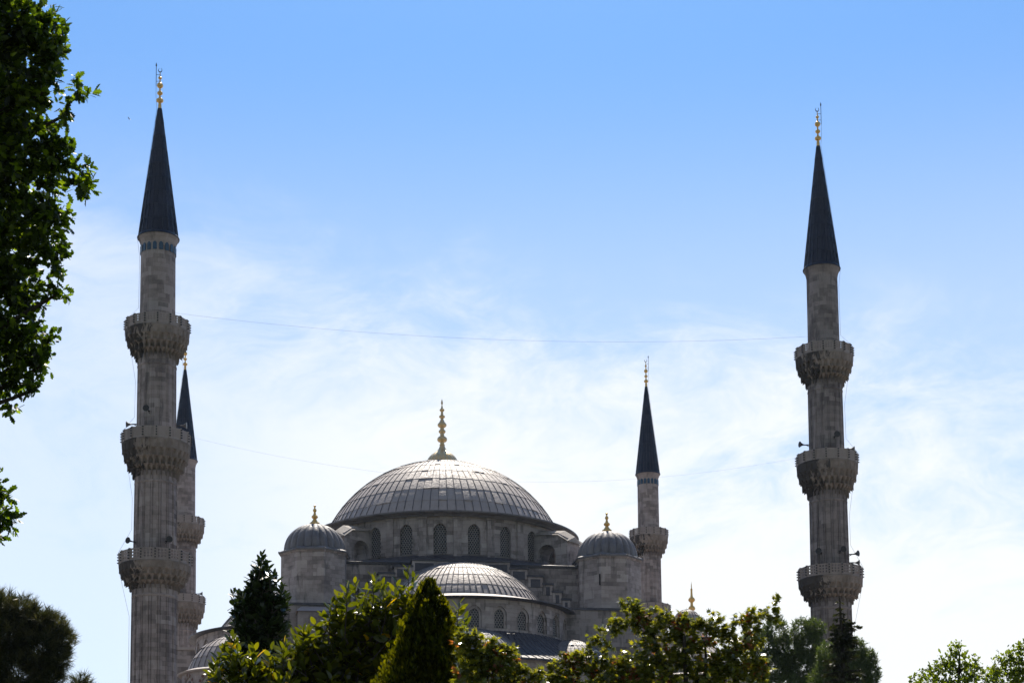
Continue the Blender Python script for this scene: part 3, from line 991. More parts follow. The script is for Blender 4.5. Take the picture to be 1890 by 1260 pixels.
# --- half domes with arcaded drums
def half_dome(k):
    d_, t_ = side_frame(k)
    a = AXIS + k * PI / 2
    c = (d_.x * (HS + .2), d_.y * (HS + .2))
    b = MB()
    lead_dome(b, 10.5, 32.35, 37.75, 6, 46, c, a - R(100), a + R(100), .06, seed=3 + k)
    b.lathe([(12.1, 37.12), (9.4, 37.88)], 80, c, a - R(97), a + R(97))
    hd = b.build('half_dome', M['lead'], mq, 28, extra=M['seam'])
    b = MB()
    b.lathe([(11.3, 36.95), (12.2, 36.97), (12.3, 37.0), (12.3, 37.10), (12.05, 37.15)], 80, c, a - R(97), a + R(97))
    b.build('eave', M['lead_roof'], hd, 30)
    b = MB()
    lst = [a + R(13.4) * q for q in range(-6, 7)]
    wn = arcade(b, 11.4, 33.6, 36.95, 13, 1.05, 2.0, .42, lst, R(13.4), c, .3, True)
    ob = b.build('half_dome_drum', M['mosque'], mq, 30)
    for w_ in wn:
        w_.build('window', M['lattice'], ob, 0)
    # lower lead roof and three small exedra domes
    b = MB()
    prof = [(17.2, 30.0), (17.2, 30.2), (15.2, 30.95), (13.2, 32.2), (11.42, 33.75)]
    b.lathe(prof, 72, c, a - R(96), a + R(96), panel=1)
    for i in range(73):
        q = a - R(96) + R(192) * i / 72
        b.tube([(c[0] + (r + .0) * math.cos(q), c[1] + r * math.sin(q), z + .03) for r, z in prof[1:]], .045, 4)
    b.build('apron_roof', M['lead_roof'], ob, 25)
    for q in (-58, 0, 58):
        e = (c[0] + 12.4 * math.cos(a + R(q)), c[1] + 12.4 * math.sin(a + R(q)))
        b = MB()
        lead_dome(b, 5.3, 28.3, 30.3, 4, 28, e, a + R(q) - R(92), a + R(q) + R(92), .05, seed=11 + k)
        b.lathe([(5.6, 30.1), (5.7, 30.32), (4.6, 30.6)], 40, e, a + R(q) - R(92), a + R(q) + R(92))
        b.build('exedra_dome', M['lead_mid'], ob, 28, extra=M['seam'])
    b = MB()
    lst = [a + R(12) * q for q in range(-8, 9)]
    wn = arcade(b, 16.6, 26, 30.1, 17, 1.2, 2.3, .9, lst, R(12), c, .3, True)
    b.lathe([(16.6, 0), (16.6, 26.0)], 60, c, a - R(102), a + R(102))
    lo = b.build('exedra_wall', M['mosque'], mq, 30)
    for w_ in wn:
        w_.build('window', M['lattice'], lo, 0)
for k in range(4):
    half_dome(k)

# --- corner domes on drums
def corner_dome(u, v, rz):
    c = (u, v)
    b = MB()
    lead_dome(b, 4.95, 28.65, 29.75, 5, 36, c, rib=.05, seed=21)
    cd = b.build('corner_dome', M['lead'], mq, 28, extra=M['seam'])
    b = MB()
    b.lathe([(5.4, 29.3), (5.75, 29.36), (5.85, 29.5), (4.9, 29.85)], 72, c)
    b.build('eave', M['lead'], cd, 30)
    b = MB()
    lst = [R(30) * q for q in range(12)]
    wn = arcade(b, 5.4, 25.5, 29.45, 12, 1.1, 2.2, .9, lst, R(30), c, .25, True)
    b.lathe([(5.4, 22), (5.4, 25.5)], 48, c)
    dm = b.build('corner_drum', M['mosque'], mq, 30)
    for w_ in wn:
        w_.build('window', M['lattice'], dm, 0)
    b = MB()
    for ac in lst:
        P = lambda s, z, d: (c[0] + (5.4 + d) * math.cos(ac + s / 5.4), c[1] + (5.4 + d) * math.sin(ac + s / 5.4), z)
        A_ = arch_pts(1.72, 2.6)[1:-1]; B_ = arch_pts(2.3, 2.95)[1:-1]
        for q in range(len(A_) - 1):
            f = [(A_[q], 0), (A_[q + 1], 0), (B_[q + 1], 0), (B_[q], 0)]
            b.poly([P(p[0], 26.4 + p[1], .03) for p, _ in f], [(q * .42, 0), (q * .42 + .42, 0), (q * .42 + .42, 1), (q * .42, 1)])
    b.build('arch_band', M['voussoir'], dm, 0)
for s in (-1, 1):
    for t_ in (-1, 1):
        corner_dome(s * 23.6, t_ * 23.4, 0)

# --- outer prayer hall block
b = MB()
b.abox(-29.6, 29.6, -29.6, 29.6, 0, 25.2)
ph = b.build('prayer_hall', M['mosque'], mq, 0)
b = MB()
b.abox(-29.9, 29.9, -29.9, 29.9, 25.21, 25.6)
b.build('hall_roof', M['lead_roof'], ph, 0)
for lv, (zz, hh) in enumerate(((6, 4.2), (13, 3.6), (19, 3.0))):
    for k in range(4):
        d_, t_ = side_frame(k)
        for i in range(-4, 5):
            b = MB()
            pts = arch_pts(1.7, hh)
            o = d_ * 29.62 + t_ * (i * 5.9) + Vector((0, 0, zz))
            P = [o + t_ * x + Vector((0, 0, y)) for x, y in pts]
            b.poly(P, [(x, y) for x, y in pts])
            Q = [(x * 1.22, y * 1.07 - .1) for x, y in pts]
            PQ = [o + t_ * x + Vector((0, 0, y)) + d_ * .14 for x, y in Q]; PP = [p + d_ * .14 for p in P]
            for q in range(len(P) - 1):
                b.poly([PP[q], PP[q + 1], PQ[q + 1], PQ[q]], [(9, 9)] * 4)
                b.poly([PP[q], P[q], P[q + 1], PP[q + 1]], [(9, 9)] * 4)
            b.build('hall_window', M['lattice'], ph, 0)
# small stair block and cupola beside the left turret
b = MB()
b.abox(-17.4, -13.2, -22.6, -20.45, 28, 36.4)
sb = b.build('stair_block', M['wall'], mq, 0)
b = MB()
b.poly([(-17.6, -22.8, 36.42), (-13.0, -22.8, 36.42), (-13.6, -20.5, 37.3), (-17.0, -20.5, 37.3)])
b.poly([(-17.6, -22.8, 36.42), (-17.0, -20.5, 37.3), (-17.6, -20.5, 36.42)])
b.poly([(-13.0, -22.8, 36.42), (-13.0, -20.5, 36.42), (-13.6, -20.5, 37.3)])
b.poly([(-17.6, -22.8, 36.4), (-17.6, -20.5, 36.4), (-13.0, -20.5, 36.4), (-13.0, -22.8, 36.4)])
b.build('lead_roof', M['lead'], sb, 0)
b = MB()
lead_dome(b, 1.5, 35.0, 35.3, 3, 16, (-11.9, -22.2), rib=.03, seed=31)
b.lathe([(1.6, 28), (1.6, 35.1), (1.75, 35.2), (1.75, 35.3), (1.45, 35.4)], 24, (-11.9, -22.2))
b.build('cupola', M['lead_mid'], mq, 28, extra=M['seam'])
# low gallery roof beside the left half dome
b = MB()
b.abox(-33.4, -28.0, -16, 16, 0, 33.3)
gw = b.build('gallery_wall', M['wall'], mq, 0)
b = MB()
b.abox(-33.6, -27.9, -16.2, 16.2, 33.31, 33.6)
b.build('gallery_roof', M['lead'], gw, 0)
# side portal domes on the right, one with a tall gilded finial
for (u, v, r, za, fin) in ((32.1, 10.0, 2.6, 41.1, True), (30.6, 6.5, 1.7, 42.85, False)):
    b = MB()
    lead_dome(b, r, za - r, za - r + .3, 4, 24, (u, v), rib=.04, seed=41)
    b.lathe([(r + .05, za - r - .3), (r + .3, za - r - .2), (r + .3, za - r + .1), (r - .1, za - r + .35)], 32, (u, v))
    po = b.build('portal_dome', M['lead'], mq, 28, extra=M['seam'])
    b = MB()
    b.lathe([(r + .1, 0), (r + .05, za - r - .2)], 8, (u, v))
    b.build('portal_drum', M['mosque'], po, 20)
    if fin:
        b = MB()
        b.lathe([(.45, za - .1), (.25, za + .25)] + finial_prof('side', za + 1.1), 24, (u, v))
        b.build('finial', M['gold'], po, 50)

# ------------------------------------------------------------------ cables between the minarets
def cable(name, label, P, Q, sag, r=.008):
    b = MB()
    pts = []
    for i in range(41):
        t = i / 40
        p = Vector(P).lerp(Vector(Q), t)
        p.z -= sag * 4 * t * (1 - t)
        pts.append(p)
    b.tube(pts, r, 5)
    o = b.build(name, M['wire'], None, 60)
    o['label'] = label; o['category'] = 'cable'; o['group'] = 'cables strung between the near minarets'
cable('hanging_cable', 'upper thin cable, strung level with the top balconies of the two near minarets', (LF[0] + 1.6, LF[1], 61.2), (RF[0] - 1.5, RF[1], 61.6), 1.45)
cable('hanging_cable', 'lower sagging thin cable, strung from the middle balconies and passing the dome top', (LF[0] + 3.0, LF[1], 49.4), (RF[0] - 2.9, RF[1], 49.4), 3.3, .005)

# ------------------------------------------------------------------ bird
b = MB()
bp = at(238, 220, 120)
b.tube([(-.16, 0, .02), (-.08, 0, .03), (.05, 0, .02), (.14, 0, .03), (.2, 0, .02)], [.01, .04, .05, .035, .01], 8)
for s in (-1, 1):
    b.poly([(.06, s * .03, .03), (-.06, s * .03, .03), (-.12, s * .2, .14), (-.08, s * .36, .10), (.02, s * .2, .15)])
b.poly([(-.14, -.03, .02), (-.14, .03, .02), (-.27, .06, .02), (-.27, -.06, .02)])
bo = b.build('bird', M['iron'], None, 40, bp)
bo.scale = (.5, .5, .5)
bo.rotation_euler = (R(50), 0, R(70))
bo['label'] = 'tiny dark bird flying in the blue sky beside the near left minaret spire'
bo['category'] = 'bird'

# ------------------------------------------------------------------ foliage
rng = np.random.default_rng(7)

def norm(a):
    return a / np.maximum(np.linalg.norm(a, axis=-1, keepdims=True), 1e-9)

def leaf_mesh(name, mat, parent, pos, direc, upv, size, tpl, faces, var, smooth=False):
    """pos, direc, upv: (N,3); size (N,); tpl (k,3) with y along the leaf"""
    N = len(pos); k = len(tpl)
    y = norm(direc)
    x = norm(np.cross(y, upv)); z = np.cross(x, y)
    T = np.asarray(tpl)
    V = pos[:, None] + size[:, None, None] * (T[None, :, 0:1] * x[:, None] + T[None, :, 1:2] * y[:, None] + T[None, :, 2:3] * z[:, None])
    V = V.reshape(-1, 3)
    me = bpy.data.meshes.new(name)
    me.vertices.add(N * k)
    me.vertices.foreach_set('co', V.astype('f4').ravel())
    nl = sum(len(f) for f in faces)
    idx = (np.concatenate([np.array(f) for f in faces])[None] + (np.arange(N) * k)[:, None]).ravel()
    me.loops.add(len(idx)); me.loops.foreach_set('vertex_index', idx.astype('i4'))
    lens = np.tile([len(f) for f in faces], N)
    me.polygons.add(len(lens))
    me.polygons.foreach_set('loop_start', np.concatenate([[0], np.cumsum(lens)[:-1]]).astype('i4'))
    me.update(calc_edges=True)
    at_ = me.attributes.new('var', 'FLOAT', 'POINT')
    at_.data.foreach_set('value', np.repeat(var, k).astype('f4'))
    me.materials.append(mat)
    me.validate()
    o = bpy.data.objects.new(name, me)
    COL.objects.link(o)
    if parent: o.parent = parent
    return o

def rand_dir(n):
    return norm(rng.normal(size=(n, 3)))

def blob_points(blobs, d, per, shell=.55, depth=1.0):
    """blobs in photograph pixels (cx, cy, rx, ry[, weight]) at depth d: points and outward directions"""
    P, D = [], []
    for bl in blobs:
        cx, cy, rx, ry = bl[:4]
        wgt = bl[4] if len(bl) > 4 else 1.0
        dd = d + (bl[5] if len(bl) > 5 else 0)
        c = np.array(at(cx, cy, dd)); mpp = dd * 1.03 / FOC
        n = max(3, int(per * wgt * rx * ry / 400))
        u = rand_dir(n)
        rad = rng.random(n)[:, None] ** (1 / 3.0)
        rad = shell + (1 - shell) * rad if shell > 0 else rad
        rad = rad * rng.uniform(.75, 1.12, (n, 1))
        sc = np.array([rx * mpp, max(rx, ry) * mpp * depth, ry * mpp])
        P.append(c + u * rad * sc); D.append(u)
    return np.concatenate(P), np.concatenate(D)

def twig_leaves(P, D, n, length, up=.4, spread=.9):
    """n leaves on a short twig at every P heading along D: leaf bases, leaf directions"""
    N = len(P)
    tw = norm(D * .7 + rng.normal(size=(N, 3)) * .45 + np.array([0, 0, up]))
    s = rng.random((N, n, 1))
    B = P[:, None] + tw[:, None] * (s - .5) * length
    L = norm(tw[:, None] * .55 + rng.normal(size=(N, n, 3)) * spread * .62)
    return B.reshape(-1, 3), L.reshape(-1, 3)

T_ELL = ([(0, 0, 0), (.17, .22, .05), (.21, .5, .07), (.13, .8, .04), (0, 1, -.03), (-.13, .8, .04), (-.21, .5, .07), (-.17, .22, .05), (0, .5, 0)],
         [(0, 1, 2, 8), (8, 2, 3, 4), (0, 8, 6, 7), (8, 4, 5, 6)])
T_OAK = ([(0, 0, 0), (.10, .16, .02), (.24, .24, .05), (.15, .36, .02), (.33, .48, .05), (.19, .58, .02), (.31, .74, .04), (.16, .82, .01), (.10, .98, -.02), (0, 1.0, -.04),
          (-.10, .98, -.02), (-.16, .82, .01), (-.31, .74, .04), (-.19, .58, .02), (-.33, .48, .05), (-.15, .36, .02), (-.24, .24, .05), (-.10, .16, .02)],
         [(0, 1, 2, 3, 4, 5, 6, 7, 8, 9), (0, 9, 10, 11, 12, 13, 14, 15, 16, 17)])
def star():
    pts = [(0, 0, 0)]
    tips = [(-125, .45), (-78, .72), (-38, .92), (0, 1.0), (38, .92), (78, .72), (125, .45)]
    for i, (a, r) in enumerate(tips):
        if i: 
            m_ = (a + tips[i - 1][0]) / 2
            pts.append((.30 * math.sin(R(m_)), .18 + .26 * math.cos(R(m_)), .02))
        pts.append((r * .62 * math.sin(R(a)), .18 + r * .8 * math.cos(R(a)), -.10 * r))
    return pts, [tuple(range(len(pts)))]
T_STAR = star()
T_KITE = ([(0, 0, 0), (.26, .38, .04), (.2, .72, .03), (0, 1, -.03), (-.2, .72, .03), (-.26, .38, .04)], [(0, 1, 2, 3), (0, 3, 4, 5)])
T_NEEDLE = ([(-.038, 0, 0), (.038, 0, 0), (.006, 1, 0), (-.006, 1, 0)], [(0, 1, 2, 3)])
T_SPRAY = ([(0, 0, 0), (.16, .3, .02), (.26, .62, .03), (.12, .60, .0), (.14, .95, .02), (0, .78, 0), (-.08, 1.0, .02), (-.13, .62, 0), (-.28, .7, .03), (-.17, .3, .02)],
           [(0, 1, 2, 3, 4, 5), (0, 5, 6, 7, 8, 9)])
T_TUFT = ([(0, 0, 0), (.16, .45, .05), (.03, .42, 0), (.10, .95, .03), (0, .6, 0), (-.10, 1.0, .03), (-.03, .42, 0), (-.17, .5, .05)], [(0, 1, 2, 3, 4), (0, 4, 5, 6, 7)])

def limbs(name, parent, base, r0, joints, ends, r_end=.015, crook=.12, extra=()):
    """trunk through `joints` (list of points from the ground up) and limbs from it to every end"""
    b = MB()
    J = [Vector(base)] + [Vector(j) for j in joints]
    b.tube(J, [r0 * (1 - .75 * i / (len(J) - 1)) for i in range(len(J))], 10)
    for e in ends:
        e = Vector(e)
        cand = [j for j in J if j.z < e.z - .1] or [J[0]]
        s = min(cand, key=lambda j: (j - e).length + .35 * abs(j.z - e.z))
        mid = s.lerp(e, .5) + Vector((random.uniform(-1, 1), random.uniform(-1, 1), random.uniform(-.3, 1))) * crook * (e - s).length
        q1 = s.lerp(mid, .5) + (mid - s.lerp(e, .5)) * .3
        rr = max(r_end * 1.5, r0 * .28)
        b.tube([s, q1, mid, mid.lerp(e, .55), e], [rr, rr * .8, rr * .55, rr * .35, r_end], 6)
    for p_, r_ in extra:
        b.tube(p_, r_, 5)
    return b.build(name, M['bark'], parent, 40)

random.seed(5)

def tree(name, label, cat, trunk_px, d, blobs, per, nl, twl, size, tpl, mat, trunk_r=.16, up=.4, shell=.5, depth=1.0, spread=.9, droop=0.0, upbias=1.0, sj=.35, jx=None, limb_every=1, min_limb=0, red=0):
    base = at(trunk_px, 1200, d); base.z = 0
    t = thing(name, label, cat, tuple(base))
    P, D = blob_points(blobs, d, per, shell, depth)
    B, L = twig_leaves(P, D, nl, twl, up, spread)
    L = norm(L + np.array([0, 0, -droop]))
    U = norm(rng.normal(size=B.shape) * .75 + np.array([0, 0, upbias]))
    S = size * rng.uniform(1 - sj, 1 + sj, len(B))
    var = rng.random(len(B))
    if red:
        # winged seeds hang in reddish bunches near the shoot tips
        var = var * .93
        for c_ in P[rng.choice(len(P), red, replace=False)]:
            near = (np.linalg.norm(B - c_, axis=1) < rng.uniform(.05, .13)) & (rng.random(len(B)) < .4)
            var[near] = rng.uniform(.945, 1.0, near.sum())
    leaf_mesh('crown', mat, t, B - np.array(base), L, U, S, tpl[0], tpl[1], var)
    top = max(at(b_[0], b_[1], d).z for b_ in blobs)
    joints = jx if jx else [Vector((random.uniform(-.1, .1), random.uniform(-.1, .1), top * f)) for f in (.25, .5, .72, .92)]
    ends = [at(b_[0], b_[1] + b_[3] * .4, d + (b_[5] if len(b_) > 5 else 0)) - base for b_ in blobs[::limb_every] if b_[2] >= min_limb]
    tw = []
    limbs('trunk', t, (0, 0, 0), trunk_r, joints, ends)
    return t

# oak at the left edge, close to the camera
oak = [(-5, 100, 36, 110), (-8, 270, 36, 110), (-5, 440, 36, 110), (-12, 600, 32, 90), (20, 50, 75, 80), (75, 70, 45, 62), (95, 95, 24, 40), (40, 190, 62, 78), (90, 150, 22, 40), (148, 172, 22, 15), (122, 206, 17, 14), (100, 262, 30, 32), (50, 320, 72, 75), (150, 345, 24, 18), (120, 300, 36, 20), (158, 318, 12, 18),
       (60, 420, 66, 62), (108, 480, 18, 30), (105, 535, 16, 20), (40, 520, 56, 60), (88, 622, 16, 24), (40, 630, 48, 52), (75, 668, 24, 20), (26, 705, 38, 30), (60, 715, 14, 16), (22, 752, 18, 10), (6, 940, 20, 36), (-4, 985, 12, 14), (2, 905, 18, 16),
       (-90, 120, 130, 160, .5), (-110, 400, 140, 190, .5), (-110, 660, 120, 150, .5), (-260, 250, 220, 320, .28), (-280, 620, 200, 260, .25), (-120, 900, 110, 110, .45), (-420, 420, 240, 380, .18), (-200, -150, 260, 180, .25), (-30, -60, 110, 80, .6)]
tree('oak_tree', 'dark leafy oak overhanging the left edge with lobed leaves against blue sky', 'tree', -330, 20, oak, 12, 7, .18, .098, T_OAK, M['oak'], .32, .15, 0, .9, 1.0, .15, limb_every=2)

# pine at lower left
def tufts(name, label, px, d, blobs, per, need, ln, mat, r=.2):
    base = at(px, 1200, d); base.z = 0
    t = thing(name, label, 'tree', tuple(base))
    P, D = blob_points(blobs, d, per, .6, 1.0)
    N = len(P)
    ax = norm(D * .8 + np.array([0, 0, .55]) + rng.normal(size=(N, 3)) * .3)
    B = (P[:, None] + ax[:, None] * rng.uniform(-.6, .3, (N, need, 1)) * ln).reshape(-1, 3)
    L = norm(ax[:, None] * .75 + rng.normal(size=(N, need, 3)) * .55).reshape(-1, 3)
    leaf_mesh('crown', mat, t, B - np.array(base), L, rand_dir(len(B)), ln * rng.uniform(.7, 1.2, len(B)), T_NEEDLE[0], T_NEEDLE[1], np.repeat(rng.random(N), need))
    top = max(at(b_[0], b_[1], d).z for b_ in blobs)
    limbs('trunk', t, (0, 0, 0), r, [Vector((0, 0, top * f)) for f in (.3, .6, .9)], [at(b_[0], b_[1], d) - base for b_ in blobs])
    return t
pine = [(0, 1125, 34, 34), (35, 1130, 34, 30), (68, 1150, 34, 30), (100, 1160, 26, 28), (118, 1182, 18, 24), (20, 1180, 50, 44), (70, 1200, 50, 44), (105, 1215, 26, 26), (30, 1240, 60, 40), (85, 1245, 32, 24), (-40, 1150, 50, 60), (-50, 1230, 60, 50), (20, 1300, 70, 50), (-100, 1200, 60, 80, .6), (-60, 1330, 80, 50, .6), (80, 1300, 40, 40)]
tufts('pine_tree', 'rounded dark pine with long needles at the lower left corner', 10, 42, pine, 60, 22, .20, M['pine'])
tufts('pine_tree', 'small pine tip just showing at the bottom edge right of the rounded pine', 148, 46, [(148, 1254, 16, 10), (150, 1275, 26, 16), (145, 1310, 40, 30)], 60, 22, .20, M['pine'], .12)

# clumped grey-green evergreens at the right
cl1 = [(1432, 1165, 22, 26), (1412, 1195, 26, 30), (1482, 1168, 24, 26), (1505, 1160, 17, 17), (1495, 1190, 24, 26), (1455, 1210, 30, 34), (1425, 1232, 36, 32), (1478, 1232, 34, 34), (1510, 1225, 22, 32), (1395, 1240, 26, 28), (1450, 1280, 70, 40), (1380, 1190, 16, 24)]
tree('evergreen_tree', 'clumped grey green evergreen left of the dark spire conifer', 'tree', 1455, 95, cl1, 190, 9, .26, .20, T_TUFT, M['clump'], .3, .8, .7, 1.0, .7)
cl2 = [(1530, 1205, 22, 18), (1552, 1212, 22, 18), (1578, 1195, 20, 16), (1600, 1218, 18, 20), (1585, 1222, 26, 24), (1540, 1235, 34, 28), (1608, 1245, 16, 22), (1575, 1250, 40, 28), (1520, 1255, 26, 22), (1560, 1285, 60, 30)]
tree('evergreen_tree', 'lower clumped evergreen behind the dark spire conifer, at the foot of the near right minaret', 'tree', 1565, 85, cl2, 190, 9, .24, .18, T_TUFT, M['clump'], .3, .8, .7, 1.0, .7)

# spire conifer
def spire_conifer():
    d = 60
    base = at(1557, 1260, d); base.z = 0
    t = thing('spruce_tree', 'thin dark conifer with a bare leader rising before the near right minaret', 'tree', tuple(base))
    tip = at(1549, 1098, d) - base
    mid = at(1554, 1180, d) - base
    b = MB()
    b.tube([(0, 0, 0), (0, 0, mid.z * .6), mid, mid.lerp(tip, .5), tip], [.16, .12, .07, .04, .012], 8)
    m = d / FOC
    br = []
    for y, half, n, dens in ((1110, 4, 2, 1), (1122, 8, 3, 2), (1132, 11, 3, 2), (1142, 13, 4, 3), (1152, 20, 7, 12), (1160, 22, 8, 16), (1168, 22, 8, 16), (1178, 26, 9, 18), (1186, 26, 8, 16), (1196, 26, 8, 12), (1206, 27, 8, 12), (1216, 30, 8, 12), (1228, 31, 8, 12), (1240, 34, 9, 12), (1254, 36, 9, 14), (1275, 54, 10, 20), (1300, 58, 10, 20)):
        c = at(1550 + (y - 1098) * .042, y, d) - base
        for i in range(n):
            a = random.uniform(0, 2 * PI); l = half * m * random.uniform(.6, 1.1)
            br.append((c, Vector((math.cos(a), math.sin(a), random.uniform(-.15, .2))) * l, dens))
    br.append((at(1556, 1156, d) - base, Vector((35 * m, 0, -.02)), 9))
    P, L = [], []
    for c, v, dens in br:
        b.tube([c, c + v * .5 + Vector((0, 0, .03)), c + v], [.025, .017, .008], 5)
        for q in range(dens * 2):
            s = random.uniform(.25, 1.0)
            P.append(c + v * s); L.append(v.normalized() * .6 + Vector((random.uniform(-1, 1), random.uniform(-1, 1), random.uniform(-.7, .3))))
    b.build('trunk', M['bark'], t, 40)
    P = np.array([tuple(p) for p in P]); L = np.array([tuple(p) for p in L])
    leaf_mesh('crown', M['spruce'], t, P, L, rand_dir(len(P)), rng.uniform(.10, .22, len(P)), T_SPRAY[0], T_SPRAY[1], rng.random(len(P)))
spire_conifer()

# yellow-green broadleaf trees at lower right
li1 = [(1762, 1200, 14, 14), (1768, 1190, 8, 8), (1755, 1220, 22, 16), (1790, 1218, 16, 16), (1738, 1232, 20, 15), (1710, 1242, 18, 12), (1690, 1252, 10, 8), (1760, 1245, 40, 22), (1800, 1240, 18, 20), (1720, 1262, 40, 16), (1770, 1285, 70, 36)]
tree('broadleaf_tree', 'leafy yellow green tree at the lower right, lower and farther from the right edge', 'tree', 1765, 62, li1, 42, 6, .25, .125, T_KITE, M['lime'], .2, .5, .3, 1.0, 1.0)
li2 = [(1887, 1190, 8, 14), (1880, 1208, 14, 16), (1855, 1212, 14, 14), (1842, 1228, 18, 14), (1870, 1232, 28, 20), (1830, 1250, 18, 14), (1860, 1255, 40, 20), (1905, 1225, 22, 40), (1940, 1200, 40, 50, .7), (1900, 1290, 70, 40)]
tree('broadleaf_tree', 'leafy yellow green tree cut off by the right edge of the photo', 'tree', 1925, 58, li2, 42, 6, .25, .12, T_KITE, M['lime'], .2, .5, .3, 1.0, 1.0)

def shooty(name, label, px, d, blobs, per, tips, llen, leaf, lw, mat, r0, n_leaf=13, lean=.25, ang=55):
    """tree of upright shoots, each with spirally set leaves"""
    base = at(px, 1200, d); base.z = 0
    t = thing(name, label, 'tree', tuple(base))
    P, D = blob_points(blobs, d, per, 0, 1.0)
    D = norm(D * lean + np.array([0, 0, 1.0]) + rng.normal(size=P.shape) * lean * .8)
    if tips:
        tp = np.array([tuple(at(x, y, d + rng.uniform(-.5, .5))) for x, y in tips])
        P = np.concatenate([P, tp]); D = np.concatenate([D, norm(np.array([0, 0, 1.0]) + rng.normal(size=tp.shape) * .10)])
    N = len(P); n = n_leaf
    ln = llen * rng.uniform(.7, 1.3, (N, 1, 1))
    s_ = ((np.arange(n) + rng.random((N, n)) * .8) / n)[:, :, None]         # 0 at the tip
    a = (np.arange(n) * 2.4)[None] + rng.random((N, 1)) * 6.28 + rng.normal(size=(N, n)) * .3
    rad = np.stack([np.cos(a), np.sin(a), np.zeros_like(a)], 2)
    B = P[:, None] - D[:, None] * s_ * ln + rad * .01
    th = np.radians(ang * (.35 + .75 * s_) + rng.normal(size=(N, n, 1)) * 12)
    L = norm(D[:, None] * np.cos(th) + rad * np.sin(th))
    U = np.repeat(D[:, None], n, 1) + rng.normal(size=(N, n, 3)) * .35
    S = leaf * (.62 + .5 * np.minimum(s_[:, :, 0] * 2.2, 1)) * rng.uniform(.8, 1.15, (N, n))
    tpl = [(x * lw, y, z) for x, y, z in T_ELL[0]]
    leaf_mesh('crown', mat, t, B.reshape(-1, 3) - np.array(base), L.reshape(-1, 3), U.reshape(-1, 3), S.ravel(), tpl, T_ELL[1], rng.random(N * n))
    top = max(p[2] for p in P)
    tube = []
    for p, q in zip(P, D):
        p = Vector(p) - base; q = Vector(q)
        l = llen * 1.6
        k = p - q * l; k = k + Vector((-k.x * .12, -k.y * .12, 0))
        tube.append(([k, p - q * l * .5, p], [.012, .009, .004]))
    limbs('trunk', t, (0, 0, 0), r0, [Vector((0, 0, top * f)) for f in (.3, .6, .85)], [at(b_[0], b_[1] + b_[3] * .3, d) - base for b_ in blobs], extra=tube)
    return t
# dark leathery evergreen, pointed
ev = [(484, 1050, 10, 14), (482, 1075, 26, 14), (470, 1100, 34, 18), (450, 1112, 16, 14), (512, 1108, 18, 14), (480, 1130, 42, 22), (478, 1155, 48, 24), (500, 1150, 30, 20), (474, 1185, 52, 26), (470, 1215, 44, 28), (470, 1245, 48, 32), (468, 1295, 56, 50)]
shooty('evergreen_tree', 'dark leathery leaved evergreen with a pointed top before the left stone turret', 474, 38, ev, 21, [(484, 1022), (478, 1034), (492, 1040), (466, 1060), (505, 1058), (432, 1092), (447, 1098), (520, 1082), (528, 1098), (440, 1120)], .36, .20, 1.12, M['evergreen'], .16, 14, .5, 74)
# broad glossy shrub tree
mg = [(432, 1200, 24, 14), (410, 1225, 18, 18), (450, 1235, 50, 30), (505, 1225, 40, 26), (545, 1205, 34, 30), (590, 1180, 36, 28), (575, 1230, 50, 40), (640, 1150, 34, 32), (628, 1125, 20, 18), (690, 1120, 32, 30), (735, 1110, 26, 22), (720, 1145, 44, 30), (660, 1185, 50, 36), (640, 1230, 60, 40), (720, 1190, 40, 36), (720, 1235, 50, 40), (838, 1160, 16, 16), (815, 1205, 24, 26), (840, 1235, 20, 22), (520, 1258, 120, 30), (700, 1280, 130, 36), (460, 1275, 60, 26)]
mt = [(640, 1084), (655, 1075), (627, 1096), (612, 1110), (690, 1062), (704, 1075), (676, 1084), (733, 1072), (752, 1048), (764, 1066), (742, 1090), (715, 1095), (848, 1112), (838, 1128), (858, 1140), (600, 1135), (582, 1146), (560, 1160), (545, 1172), (525, 1185), (500, 1195), (428, 1170), (440, 1185), (415, 1195), (398, 1222), (470, 1195), (662, 1110), (700, 1108), (770, 1095)]
shooty('magnolia_tree', 'broad glossy leaved shrub tree with upright shoots and a few yellow leaves', 620, 30, mg, 4.8, mt, .54, .225, 1.1, M['magnolia'], .14, 11, .4, 80)

